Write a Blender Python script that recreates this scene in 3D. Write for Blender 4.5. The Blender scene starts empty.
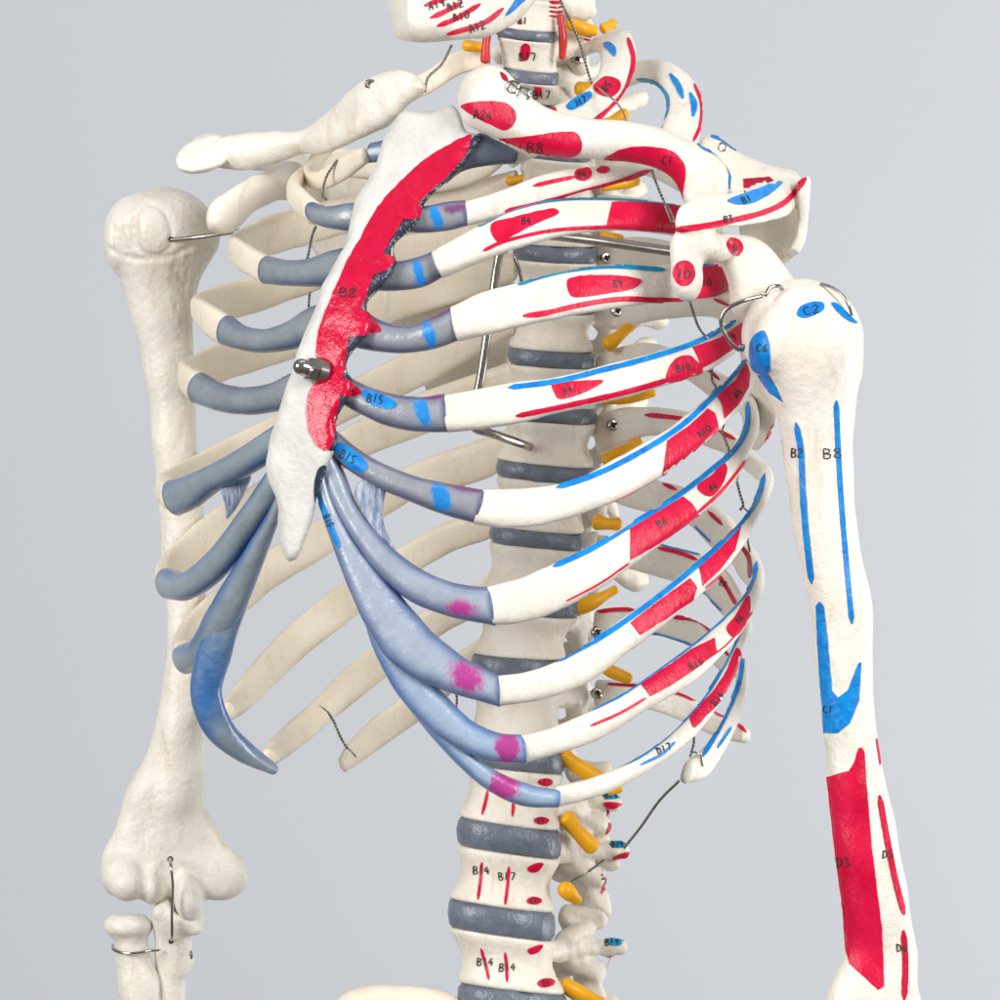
import bpy, math, random
import numpy as np
from mathutils import Vector, noise
from mathutils.bvhtree import BVHTree
from mathutils.geometry import delaunay_2d_cdt

random.seed(7)
S = 0.00046          # metres per photo pixel at the reference distance
D = 4000.0           # camera distance in the same pixel units
scn = bpy.context.scene
COL = scn.collection

# ------------------------------------------------------------------ helpers
def P(px, py, d=0.0):
    k = 1.0 + d / D
    return np.array([(px - 500.0) * k, d, (500.0 - py) * k])

def to_px(v):
    k = 1.0 + v[1] / D
    return v[0] / k + 500.0, 500.0 - v[2] / k

def lerp_tab(tab):
    xs = [t[0] for t in tab]; ys = [t[1] for t in tab]
    return lambda x: np.interp(x, xs, ys)

def catmull(pts, step, closed=False):
    pts = [np.array(p, float) for p in pts]
    n = len(pts)
    if n == 2 and not closed:
        L = np.linalg.norm(pts[1] - pts[0]); m = max(1, int(L / step))
        return [pts[0] + (pts[1] - pts[0]) * i / m for i in range(m + 1)]
    out = []
    segs = n if closed else n - 1
    for i in range(segs):
        if closed:
            p0, p1, p2, p3 = pts[i - 1], pts[i], pts[(i + 1) % n], pts[(i + 2) % n]
        else:
            p1, p2 = pts[i], pts[i + 1]
            p0 = pts[i - 1] if i > 0 else 2 * p1 - p2
            p3 = pts[i + 2] if i + 2 < n else 2 * p2 - p1
        def tt(a, b): return max(1e-3, np.linalg.norm(b - a) ** 0.5)
        t0 = 0; t1 = tt(p0, p1); t2 = t1 + tt(p1, p2); t3 = t2 + tt(p2, p3)
        m = max(1, int(np.linalg.norm(p2 - p1) / step))
        for j in range(m):
            t = t1 + (t2 - t1) * j / m
            A1 = (t1 - t) / (t1 - t0) * p0 + (t - t0) / (t1 - t0) * p1
            A2 = (t2 - t) / (t2 - t1) * p1 + (t - t1) / (t2 - t1) * p2
            A3 = (t3 - t) / (t3 - t2) * p2 + (t - t2) / (t3 - t2) * p3
            B1 = (t2 - t) / (t2 - t0) * A1 + (t - t0) / (t2 - t0) * A2
            B2 = (t3 - t) / (t3 - t1) * A2 + (t - t1) / (t3 - t1) * A3
            out.append((t2 - t) / (t2 - t1) * B1 + (t - t1) / (t2 - t1) * B2)
    if not closed: out.append(pts[-1])
    return out

# ------------------------------------------------------------------ materials
def mat(name, rgb, rough=0.45, metal=0.0, spec=0.5, var=0.0, vscale=40, bump=0.0, bscale=300, rgb2=None, attr=False,
        coat=0.0, stretch=None, sss=0.0, scuff=0.0, scol=(0.5, 0.4, 0.26)):
    m = bpy.data.materials.new(name); m.use_nodes = True
    nt = m.node_tree; N = nt.nodes; L = nt.links
    b = N['Principled BSDF']
    b.inputs['Base Color'].default_value = (*rgb, 1)
    b.inputs['Roughness'].default_value = rough
    b.inputs['Metallic'].default_value = metal
    b.inputs['Specular IOR Level'].default_value = spec
    b.inputs['Coat Weight'].default_value = coat
    b.inputs['Coat Roughness'].default_value = 0.15
    if sss:
        b.inputs['Subsurface Weight'].default_value = sss
        b.inputs['Subsurface Radius'].default_value = (1.0, 0.7, 0.45)
        b.inputs['Subsurface Scale'].default_value = 0.004
    tc = N.new('ShaderNodeTexCoord')
    src = tc.outputs['Object']
    if stretch:
        mp = N.new('ShaderNodeMapping'); mp.inputs['Scale'].default_value = stretch
        L.new(src, mp.inputs['Vector']); src = mp.outputs['Vector']
    base = None
    if attr:
        at = N.new('ShaderNodeAttribute'); at.attribute_name = 'Col'
        base = at.outputs['Color']
        L.new(base, b.inputs['Base Color'])
    if var > 0 or rgb2:
        nz = N.new('ShaderNodeTexNoise'); nz.inputs['Scale'].default_value = vscale
        nz.inputs['Detail'].default_value = 5; nz.inputs['Roughness'].default_value = 0.6
        L.new(src, nz.inputs['Vector'])
        rp = N.new('ShaderNodeValToRGB')
        rp.color_ramp.elements[0].position = 0.36; rp.color_ramp.elements[1].position = 0.66
        c2 = rgb2 or tuple(c * (1 - var) for c in rgb)
        if attr:
            rp.color_ramp.elements[0].color = (1 - var, 1 - var, 1 - var, 1)
            rp.color_ramp.elements[1].color = (1 + var, 1 + var, 1 + var, 1)
            mx = N.new('ShaderNodeMix'); mx.data_type = 'RGBA'; mx.blend_type = 'MULTIPLY'
            mx.inputs[0].default_value = 1
            L.new(base, mx.inputs[6]); L.new(rp.outputs['Color'], mx.inputs[7])
            L.new(mx.outputs[2], b.inputs['Base Color'])
        else:
            rp.color_ramp.elements[0].color = (*c2, 1); rp.color_ramp.elements[1].color = (*rgb, 1)
            L.new(rp.outputs['Color'], b.inputs['Base Color'])
        L.new(nz.outputs['Fac'], rp.inputs['Fac'])
        mr = N.new('ShaderNodeMapRange')
        mr.inputs['To Min'].default_value = rough - 0.09; mr.inputs['To Max'].default_value = rough + 0.09
        L.new(nz.outputs['Fac'], mr.inputs['Value']); L.new(mr.outputs['Result'], b.inputs['Roughness'])
    if scuff > 0:
        cur = [l.from_socket for l in nt.links if l.to_socket == b.inputs['Base Color']]
        mp2 = N.new('ShaderNodeMapping'); mp2.inputs['Scale'].default_value = (1, 1, 0.28); mp2.inputs['Rotation'].default_value = (0, .2, 0)
        L.new(tc.outputs['Object'], mp2.inputs['Vector'])
        n3 = N.new('ShaderNodeTexNoise'); n3.inputs['Scale'].default_value = 130; n3.inputs['Detail'].default_value = 8; n3.inputs['Roughness'].default_value = 0.72
        n3.inputs['Distortion'].default_value = 0.6
        L.new(mp2.outputs['Vector'], n3.inputs['Vector'])
        r3 = N.new('ShaderNodeValToRGB'); r3.color_ramp.elements[0].position = 0.54; r3.color_ramp.elements[1].position = 0.74
        r3.color_ramp.elements[0].color = (0, 0, 0, 1); r3.color_ramp.elements[1].color = (scuff, scuff, scuff, 1)
        L.new(n3.outputs['Fac'], r3.inputs['Fac'])
        m3 = N.new('ShaderNodeMix'); m3.data_type = 'RGBA'
        L.new(r3.outputs['Color'], m3.inputs[0]); L.new(cur[0], m3.inputs[6]); m3.inputs[7].default_value = (*scol, 1)
        L.new(m3.outputs[2], b.inputs['Base Color'])
    if bump > 0:
        n2 = N.new('ShaderNodeTexNoise'); n2.inputs['Scale'].default_value = bscale
        n2.inputs['Detail'].default_value = 4; n2.inputs['Roughness'].default_value = 0.6
        L.new(src, n2.inputs['Vector'])
        bp = N.new('ShaderNodeBump'); bp.inputs['Strength'].default_value = bump
        bp.inputs['Distance'].default_value = 0.001
        L.new(n2.outputs['Fac'], bp.inputs['Height']); L.new(bp.outputs['Normal'], b.inputs['Normal'])
    return m

M = {}
M['bone'] = mat('ivory_plastic', (0.81, 0.77, 0.70), 0.38, spec=0.45, vscale=60, rgb2=(0.77, 0.72, 0.63), bump=0.75, bscale=240, scuff=.6)
M['rib'] = mat('pale_ivory_plastic', (0.785, 0.75, 0.685), 0.34, spec=0.45, rgb2=(0.745, 0.70, 0.62), vscale=50, bump=0.6, bscale=240, scuff=.38)
M['cream'] = mat('cream_plastic', (0.84, 0.765, 0.64), 0.40, spec=0.42, rgb2=(0.80, 0.705, 0.56), vscale=45, bump=0.5, bscale=230, scuff=.4)
M['vert'] = mat('matt_ivory_plastic', (0.80, 0.755, 0.675), 0.44, spec=0.4, rgb2=(0.745, 0.68, 0.575), vscale=55, bump=0.7, bscale=260, scuff=.5)
M['chalk'] = mat('chalky_white_paint', (0.70, 0.68, 0.655), 0.6, spec=0.3, rgb2=(0.60, 0.585, 0.56), vscale=90, bump=0.7, bscale=330)
M['red'] = mat('crimson_paint', (0.68, 0.006, 0.06), 0.32, spec=0.25, rgb2=(0.54, 0.0005, 0.034), vscale=75, stretch=(1, 1, .45), bump=0.6, bscale=400)
M['dred'] = mat('dark_crimson_paint', (0.45, 0.002, 0.03), 0.36, spec=0.22, rgb2=(0.33, 0.004, 0.02), vscale=140, bump=0.4, bscale=400)
M['gred'] = mat('thick_glossy_crimson_paint', (0.60, 0.0006, 0.046), 0.18, spec=0.4, rgb2=(0.50, 0.0005, 0.032), vscale=160, bump=0.7, bscale=230)
M['blue'] = mat('azure_paint', (0.003, 0.28, 0.70), 0.32, spec=0.25, rgb2=(0.001, 0.16, 0.56), vscale=150, bump=0.5, bscale=400)
M['cyan'] = mat('teal_blue_paint', (0.004, 0.29, 0.50), 0.35, spec=0.22, rgb2=(0.004, 0.2, 0.42), vscale=150, bump=0.4, bscale=400)
M['navy'] = mat('glossy_navy_paint', (0.014, 0.018, 0.034), 0.22, spec=0.6, rgb2=(0.035, 0.045, 0.08), vscale=150, bump=1.0, bscale=260)
M['ink'] = mat('black_marker_ink', (0.012, 0.012, 0.016), 0.5)
M['disc'] = mat('slate_disc_paint', (0.105, 0.125, 0.165), 0.3, spec=0.55, rgb2=(0.16, 0.185, 0.235), vscale=120, bump=0.8, bscale=240)
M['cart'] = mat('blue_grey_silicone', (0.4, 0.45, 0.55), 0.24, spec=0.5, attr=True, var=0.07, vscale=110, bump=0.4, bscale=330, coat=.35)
M['nerve'] = mat('amber_rubber', (0.86, 0.43, 0.006), 0.33, spec=0.35, rgb2=(0.78, 0.34, 0.005), vscale=100, bump=0.2, bscale=200)
M['artery'] = mat('red_rubber', (0.62, 0.03, 0.03), 0.35, rgb2=(0.5, 0.02, 0.02), vscale=100)
M['steel'] = mat('polished_steel', (0.46, 0.44, 0.42), 0.14, metal=1.0, rgb2=(0.36, 0.34, 0.32), vscale=200)
M['dsteel'] = mat('dull_steel', (0.42, 0.40, 0.37), 0.33, metal=1.0, rgb2=(0.34, 0.32, 0.3), vscale=200)
M['wire'] = mat('tarnished_wire', (0.34, 0.32, 0.29), 0.35, metal=1.0, rgb2=(0.2, 0.19, 0.17), vscale=300)
M['web'] = mat('frayed_silicone_web', (0.50, 0.56, 0.64), 0.3, spec=0.6, rgb2=(0.15, 0.2, 0.33), vscale=420, bump=1.0, bscale=500, stretch=(1, 1, 0.25))
M['hole'] = mat('dark_drill_hole', (0.03, 0.025, 0.02), 0.8)

# ------------------------------------------------------------------ mesh container
class Mesh:
    def __init__(self):
        self.v = []; self.f = []; self.mi = []; self.mats = []; self.col = None; self.bvh = None; self.smooth = True
        self.nb = 0
    def slot(self, m):
        m = M[m] if isinstance(m, str) else m
        if m not in self.mats: self.mats.append(m)
        return self.mats.index(m)
    def add(self, verts, faces, m):
        o = len(self.v); s = self.slot(m)
        self.v.extend([tuple(map(float, p)) for p in verts])
        self.f.extend([tuple(int(i) + o for i in f) for f in faces])
        self.mi.extend([s] * len(faces))
        return o
    def freeze(self):
        """surface that paint is laid on"""
        self.bvh = BVHTree.FromPolygons([Vector(p) for p in self.v], self.f)
        self.nb = len(self.v); self.nbf = len(self.f)
        ys = [p[1] for p in self.v]
        self.ym = sum(ys) / len(ys)
    def hit(self, px, py, dg=None):
        o = Vector((0, -D, 0)); t = Vector(P(px, py, 0)); dr = (t - o).normalized()
        loc, n, i, dist = self.bvh.ray_cast(o, dr)
        if loc is None:
            g = self.ym if dg is None else dg
            q = Vector(P(px, py, g))
            loc, n, i, dist = self.bvh.find_nearest(q)
            if loc is None: return None
            lx, ly = to_px(loc)
            if (lx - px) ** 2 + (ly - py) ** 2 > 64: return None
            if n.y > 0: n = n * 1.0
        elif n.dot(dr) > 0: n = -n
        return loc, n
    def lay(self, pts2, faces, m, off=0.8):
        """put a 2-D patch on the frozen surface"""
        pos = []; dg = None
        for (x, y) in pts2:
            h = self.hit(x, y, dg)
            if h is None: pos.append(None); continue
            loc, n = h; dg = loc.y
            pos.append(np.array(loc) + np.array(n) * off)
        keep = []
        for f in faces:
            ps = [pos[i] for i in f]
            if any(p is None for p in ps): continue
            ys = [p[1] for p in ps]
            if max(ys) - min(ys) > 30: continue
            keep.append(f)
        used = sorted({i for f in keep for i in f}); mp = {i: k for k, i in enumerate(used)}
        self.add([pos[i] for i in used], [[mp[i] for i in f] for f in keep], m)
    def patch(self, poly, m='red', off=0.8, smooth=True, wob=0.5):
        b = catmull([(p[0], p[1]) for p in poly], 2.2, closed=True) if smooth else catmull_lin(poly, 2.2)
        b = [q + wob * np.array([noise.noise(Vector((q[0] * .16, q[1] * .16, 1.3))), noise.noise(Vector((q[0] * .16, q[1] * .16, 7.7)))]) for q in b]
        pts = [Vector((q[0], q[1])) for q in b]; n = len(pts)
        x0 = min(p.x for p in pts); x1 = max(p.x for p in pts); y0 = min(p.y for p in pts); y1 = max(p.y for p in pts)
        bb = np.array([(p.x, p.y) for p in pts])
        st = 2.6
        for x in np.arange(x0 + 1, x1, st):
            for y in np.arange(y0 + 1, y1, st):
                if ((bb[:, 0] - x) ** 2 + (bb[:, 1] - y) ** 2).min() > 2.5: pts.append(Vector((x, y)))
        r = delaunay_2d_cdt(pts, [], [list(range(n))], 1, 1e-4)
        self.lay([(p.x, p.y) for p in r[0]], r[2], m, off)
    def spot(self, cx, cy, rx, ry, m='red', rot=0, off=0.8):
        c, s = math.cos(rot), math.sin(rot)
        self.patch([(cx + rx * math.cos(a) * c - ry * math.sin(a) * s, cy + rx * math.cos(a) * s + ry * math.sin(a) * c)
                    for a in [i * math.pi / 5 for i in range(10)]], m, off)
    def line(self, pts, w, m='red', off=0.9, taper=0.35, wob=0.12, step=2.2):
        c = catmull(pts, step); n = len(c)
        if n < 2: return
        k = 2 if w < 2.5 else 4
        P2 = []; F = []
        for i, q in enumerate(c):
            t = c[min(i + 1, n - 1)] - c[max(i - 1, 0)]
            t = t / (np.linalg.norm(t) + 1e-9); nn = np.array([-t[1], t[0]])
            e = min(i, n - 1 - i) * step
            ww = w * (1 if taper == 0 else min(1, taper + (1 - taper) * e / (w * 1.2)))
            ww *= 1 + wob * noise.noise(Vector((q[0] * .12, q[1] * .12, w)))
            for j in range(k):
                P2.append(tuple(q + nn * ww * (j / (k - 1) - .5)))
        for i in range(n - 1):
            for j in range(k - 1):
                a = i * k + j; F.append((a, a + 1, a + k + 1, a + k))
        self.lay(P2, F, m, off)
    def text(self, s, cx, cy, h=9, rot=0.0, w=1.2, off=1.2, sp=0.72):
        cw = h * sp; x0 = -cw * len(s) / 2
        c, sn = math.cos(rot), math.sin(rot)
        for i, ch in enumerate(s):
            jr = random.uniform(-.12, .12); jy = random.uniform(-.06, .06)
            for st in GLYPH.get(ch, []):
                pts = []
                for (u, v) in st:
                    x = x0 + i * cw + u * cw * .8 + jr * (v - .5) * h; y = (v - .5 + jy) * h
                    pts.append((cx + x * c - y * sn, cy + x * sn + y * c))
                self.line(pts, w, 'ink', off, taper=0.8, step=1.2)
    def build(self, name, parent=None, label=None, sharp=None):
        me = bpy.data.meshes.new(name)
        me.from_pydata([(p[0] * S, p[1] * S, p[2] * S) for p in self.v], [], self.f)
        for m in self.mats: me.materials.append(m)
        me.polygons.foreach_set('material_index', self.mi)
        me.polygons.foreach_set('use_smooth', [self.smooth] * len(self.f))
        if self.col is not None:
            ca = me.color_attributes.new('Col', 'FLOAT_COLOR', 'POINT')
            arr = np.ones((len(self.v), 4), np.float32); arr[:len(self.col), :3] = self.col
            ca.data.foreach_set('color', arr.ravel())
        me.validate(); me.update()
        if sharp: me.set_sharp_from_angle(angle=math.radians(sharp))
        o = bpy.data.objects.new(name, me); COL.objects.link(o)
        if parent is not None: o.parent = parent
        if label: o['label'] = label
        return o

def catmull_lin(poly, step):
    out = []
    for i in range(len(poly)):
        a = np.array(poly[i], float); b = np.array(poly[(i + 1) % len(poly)], float)
        m = max(1, int(np.linalg.norm(b - a) / step))
        out += [a + (b - a) * j / m for j in range(m)]
    return out

GLYPH = {
 '0': [[(.5, 0), (.1, .3), (.1, .7), (.5, 1), (.9, .7), (.9, .3), (.5, 0)]],
 '1': [[(.45, 0), (.5, 1)]],
 '2': [[(.1, .2), (.5, 0), (.85, .25), (.1, 1), (.9, .95)]],
 '3': [[(.1, .05), (.8, .1), (.4, .45), (.85, .7), (.5, 1), (.1, .9)]],
 '4': [[(.6, 0), (.05, .6), (.9, .6)], [(.65, .3), (.6, 1)]],
 '5': [[(.85, 0), (.25, .05), (.2, .45), (.8, .6), (.6, .95), (.1, .95)]],
 '6': [[(.7, 0), (.2, .5), (.3, .95), (.8, .8), (.6, .5), (.2, .65)]],
 '7': [[(.1, .05), (.9, .05), (.5, 1)]],
 '8': [[(.5, .45), (.15, .2), (.5, 0), (.85, .2), (.5, .45), (.1, .8), (.5, 1), (.9, .8), (.5, .45)]],
 '9': [[(.8, .3), (.4, .5), (.15, .25), (.5, 0), (.8, .25), (.7, 1)]],
 'A': [[(0, 1), (.45, 0), (.9, 1)], [(.2, .65), (.75, .65)]],
 'B': [[(.1, 0), (.1, 1)], [(.1, 0), (.8, .15), (.7, .4), (.1, .48)], [(.1, .48), (.9, .65), (.75, .95), (.1, 1)]],
 'C': [[(.9, .15), (.5, 0), (.1, .35), (.15, .8), (.55, 1), (.9, .85)]],
 'D': [[(.15, 0), (.15, 1)], [(.0, .02), (.8, .2), (.85, .75), (.0, 1)]],
 'E': [[(.85, 0), (.15, .05), (.15, .95), (.9, 1)], [(.15, .5), (.7, .5)]],
 'J': [[(.8, 0), (.75, .8), (.4, 1), (.1, .8)]],
 '/': [[(.8, 0), (.2, 1)]],
}

# ------------------------------------------------------------------ sweeps
def sweep_strip(st, thick, m, ring=22, step=4.0, power=2.6, mesh=None, cap=(True, True), jit=0.02, sd=0.0, capf=.4):
    """st: list of (top3d, bottom3d, thickness factor); a flat bone between two edge curves"""
    tops = [s[0] for s in st]; bots = [s[1] for s in st]
    both = [np.concatenate([a, b, [s[2] if len(s) > 2 else 1.0]]) for (a, b, s) in zip(tops, bots, st)]
    c = catmull(both, step)
    n = len(c)
    mids = [(q[:3] + q[3:6]) / 2 for q in c]
    rings = []; info = []
    for i, q in enumerate(c):
        t = mids[min(i + 1, n - 1)] - mids[max(i - 1, 0)]
        t = t / (np.linalg.norm(t) + 1e-9)
        w = (q[:3] - q[3:6]) / 2
        nn = np.cross(t, w); L = np.linalg.norm(nn)
        if L < 1e-6: nn = np.array([0, -1, 0.])
        else: nn = nn / L
        if i and np.dot(nn, pn) < 0: nn = -nn
        pn = nn
        j = 1 + jit * 2 * noise.noise(Vector((i * step * .035, sd, 3.1)))
        rings.append((mids[i], w * j, nn * thick / 2 * q[6] * (1 + jit * 2 * noise.noise(Vector((i * step * .04, sd, 9.1)))), t))
    full = []
    hw0 = thick * capf
    if cap[0]:
        m0, w, nn, t = rings[0]
        for k in (0.0, .5, .8, .95): full.append((m0 - t * hw0 * (1 - k) * 1.0, w * max(.02, math.sqrt(1 - (1 - k) ** 2)), nn * max(.02, math.sqrt(1 - (1 - k) ** 2)), 0.0))
    for i, r in enumerate(rings): full.append((r[0], r[1], r[2], i / max(1, n - 1)))
    if cap[1]:
        m0, w, nn, t = rings[-1]
        for k in (.95, .8, .5, 0.0): full.append((m0 + t * hw0 * (1 - k), w * max(.02, math.sqrt(1 - (1 - k) ** 2)), nn * max(.02, math.sqrt(1 - (1 - k) ** 2)), 1.0))
    V = []; F = []; info = []
    for (mm, w, nn, u) in full:
        for k in range(ring):
            a = 2 * math.pi * k / ring
            ca, sa = math.cos(a), math.sin(a)
            e = 2.0 / power
            V.append(mm + w * math.copysign(abs(ca) ** e, ca) + nn * math.copysign(abs(sa) ** e, sa))
            info.append((u, ca, sa))
    nr = len(full)
    for i in range(nr - 1):
        for k in range(ring):
            a = i * ring + k; b = i * ring + (k + 1) % ring
            F.append((a, b, b + ring, a + ring))
    F.append(tuple(range(ring - 1, -1, -1))); F.append(tuple(range((nr - 1) * ring, nr * ring)))
    mesh = mesh or Mesh()
    mesh.add(V, F, m)
    return mesh, info, V

def tube(pts3, r, m='steel', mesh=None, ring=10, step=2.0, r2=None, smooth=True):
    c = catmull(pts3, step) if smooth else [np.array(p, float) for p in pts3]
    n = len(c); V = []; F = []
    t = c[1] - c[0]; t = t / np.linalg.norm(t)
    u = np.cross(t, [0, 0, 1.]);
    if np.linalg.norm(u) < .1: u = np.cross(t, [1., 0, 0])
    u = u / np.linalg.norm(u)
    for i, q in enumerate(c):
        t = c[min(i + 1, n - 1)] - c[max(i - 1, 0)]; t = t / (np.linalg.norm(t) + 1e-9)
        u = u - t * np.dot(u, t); u = u / (np.linalg.norm(u) + 1e-9); v = np.cross(t, u)
        rr = r if r2 is None else r + (r2 - r) * i / (n - 1)
        for k in range(ring):
            a = 2 * math.pi * k / ring; V.append(q + rr * (u * math.cos(a) + v * math.sin(a)))
    for i in range(n - 1):
        for k in range(ring):
            a = i * ring + k; b = i * ring + (k + 1) % ring; F.append((a, b, b + ring, a + ring))
    F.append(tuple(range(ring - 1, -1, -1))); F.append(tuple(range((n - 1) * ring, n * ring)))
    mesh = mesh or Mesh(); mesh.add(V, F, m); return mesh

def twisted(pts3, r=1.0, m='wire', mesh=None, pitch=7.0):
    c = catmull(pts3, 1.2); n = len(c); mesh = mesh or Mesh()
    for ph in (0, math.pi):
        q = []; s = 0
        for i, p in enumerate(c):
            if i: s += np.linalg.norm(c[i] - c[i - 1])
            t = c[min(i + 1, n - 1)] - c[max(i - 1, 0)]; t = t / (np.linalg.norm(t) + 1e-9)
            u = np.cross(t, [0, 1., 0]); u = u / (np.linalg.norm(u) + 1e-9); v = np.cross(t, u)
            a = 2 * math.pi * s / pitch + ph
            q.append(p + r * .85 * (u * math.cos(a) + v * math.sin(a)))
        tube(q, r * .8, m, mesh, ring=6, smooth=False)
    return mesh

def lathe_axis(origin, axis, prof, m, mesh=None, seg=24, hexa=()):
    """prof: list of (h, r) along axis"""
    axis = np.array(axis, float); axis /= np.linalg.norm(axis)
    u = np.cross(axis, [0, 0, 1.]); u /= np.linalg.norm(u); v = np.cross(axis, u)
    V = []; F = []
    for i, (h, r) in enumerate(prof):
        for k in range(seg):
            a = 2 * math.pi * k / seg
            rr = r
            if i in hexa:
                b = (a % (math.pi / 3)) - math.pi / 6; rr = r * math.cos(math.pi / 6) / math.cos(b)
            V.append(np.array(origin) + axis * h + rr * (u * math.cos(a) + v * math.sin(a)))
    for i in range(len(prof) - 1):
        for k in range(seg):
            a = i * seg + k; b = i * seg + (k + 1) % seg; F.append((a, b, b + seg, a + seg))
    F.append(tuple(range(seg - 1, -1, -1))); F.append(tuple(range((len(prof) - 1) * seg, len(prof) * seg)))
    mesh = mesh or Mesh(); mesh.add(V, F, m); return mesh

# ------------------------------------------------------------------ implicit surfaces -> quads
class Grid:
    def __init__(self, lo, hi, h):
        self.h = h; self.lo = np.array(lo, float)
        n = [int((b - a) / h) + 2 for a, b in zip(lo, hi)]
        self.ax = [lo[i] + h * np.arange(n[i]) for i in range(3)]
        self.X = self.ax[0][:, None, None].astype(np.float32)
        self.Y = self.ax[1][None, :, None].astype(np.float32)
        self.Z = self.ax[2][None, None, :].astype(np.float32)
        self.shape = n
def gridpx(x0, x1, y0, y1, d0, d1, h=2.0):
    ps = [P(x, y, d) for x in (x0, x1) for y in (y0, y1) for d in (d0, d1)]
    return Grid(np.min(ps, 0), np.max(ps, 0), h)

def f_caps(g, p0, p1, r0, r1, sy=1.0):
    p0 = np.array(p0); p1 = np.array(p1); d = p1 - p0; L2 = float((d * d).sum()) + 1e-9
    X = g.X - p0[0]; Y = (g.Y - p0[1]); Z = g.Z - p0[2]
    t = np.clip((X * d[0] + Y * d[1] + Z * d[2]) / L2, 0, 1)
    r = r0 + (r1 - r0) * t
    return np.sqrt((X - t * d[0]) ** 2 + ((Y - t * d[1]) / sy) ** 2 + (Z - t * d[2]) ** 2) - r
def f_ell(g, c, r, rot=0.0):
    X = g.X - c[0]; Z = g.Z - c[2]
    cs, sn = math.cos(rot), math.sin(rot)
    x = X * cs + Z * sn; z = -X * sn + Z * cs
    q = np.sqrt((x / r[0]) ** 2 + ((g.Y - c[1]) / r[1]) ** 2 + (z / r[2]) ** 2)
    return (q - 1) * min(r)
def smin(a, b, k):
    h = np.maximum(k - np.abs(a - b), 0) / k
    return np.minimum(a, b) - h * h * k * .25
def smax(a, b, k): return -smin(-a, -b, k)
def poly2d(g, poly, dm, smooth=True):
    k = 1 + dm / D
    pts = catmull([(p[0], p[1]) for p in poly], 6, closed=True) if smooth else [np.array(p, float) for p in poly]
    px = (g.ax[0] / k + 500).astype(np.float32); pz = (500 - g.ax[2] / k).astype(np.float32)
    X, Y = np.meshgrid(px, pz, indexing='ij')
    dd = np.full(X.shape, 1e9, np.float32); ins = np.zeros(X.shape, bool)
    n = len(pts)
    for i in range(n):
        a = pts[i]; b = pts[(i + 1) % n]; e = b - a; L = float(e @ e) + 1e-9
        t = np.clip(((X - a[0]) * e[0] + (Y - a[1]) * e[1]) / L, 0, 1)
        dd = np.minimum(dd, (X - a[0] - t * e[0]) ** 2 + (Y - a[1] - t * e[1]) ** 2)
        c = (a[1] > Y) != (b[1] > Y)
        with np.errstate(divide='ignore', invalid='ignore'):
            xi = (b[0] - a[0]) * (Y - a[1]) / (b[1] - a[1] + 1e-12) + a[0]
        ins ^= c & (X < xi)
    d = np.sqrt(dd); d[ins] *= -1
    return d, X, Y
def f_inflate(g, poly, yp, t, R, dm, smooth=True):
    """rounded bone from its outline: full thickness 2t reached R px inside the outline"""
    d, X, Y = poly2d(g, poly, dm, smooth)
    pl = yp(X, Y) if callable(yp) else np.full(X.shape, yp, np.float32)
    tt = t(X, Y) if callable(t) else t
    q1 = np.maximum(0, (R + d) / R)
    yy = (g.Y - pl[:, None, :]) / (tt[:, None, :] if hasattr(tt, 'shape') else tt)
    q = np.sqrt((q1 * q1)[:, None, :] + yy * yy)
    tm = float(np.min(tt))
    return (q - 1) * min(R, tm)
def f_plate(g, poly, yp, t, r, dm, smooth=True):
    d, X, Y = poly2d(g, poly, dm, smooth)
    pl = yp(X, Y) if callable(yp) else np.full(X.shape, yp, np.float32)
    a = (d + r)[:, None, :]; b = np.abs(g.Y - pl[:, None, :]) - t + r
    return np.minimum(np.maximum(a, b), 0) + np.sqrt(np.maximum(a, 0) ** 2 + np.maximum(b, 0) ** 2) - r
def f_rows(g, rows, depth, bfac, dm, zpow=2.0):
    """long bone from left/right edge per height"""
    k = 1 + dm / D
    py = 500 - g.ax[2] / k
    rs = catmull([np.array(r, float) for r in rows], 6)
    ys = [r[0] for r in rs]
    l = np.interp(py, ys, [r[1] for r in rs]); r_ = np.interp(py, ys, [r[2] for r in rs])
    a = ((r_ - l) / 2 * k); cx = ((l + r_) / 2 - 500) * k
    b = a * np.interp(py, [q[0] for q in bfac], [q[1] for q in bfac])
    yc = np.interp(py, [q[0] for q in depth], [q[1] for q in depth])
    q = np.sqrt(((g.X - cx[None, None, :]) / a[None, None, :]) ** 2 + ((g.Y - yc[None, None, :]) / b[None, None, :]) ** 2)
    f = (q - 1) * np.minimum(a, b)[None, None, :]
    zt = (500 - rows[0][0]) * k; zb = (500 - rows[-1][0]) * k
    f = smax(f, np.broadcast_to(np.maximum(g.Z - zt, zb - g.Z), f.shape), 14)
    return f
def f_noise(g, f, amp, sc, seed=0):
    n = (np.sin(g.X * sc + seed) * np.sin(g.Z * sc * .8 + seed * 2.1) + np.sin(g.Y * sc * 1.2 + seed * .7 + g.X * sc * .5) * np.sin(g.Z * sc * 1.7 + 1.3)
         + .5 * np.sin(g.X * sc * 2.3 + g.Z * sc * 1.9 + seed) * np.sin(g.Y * sc * 2.1 + seed))
    return f + amp * n
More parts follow.
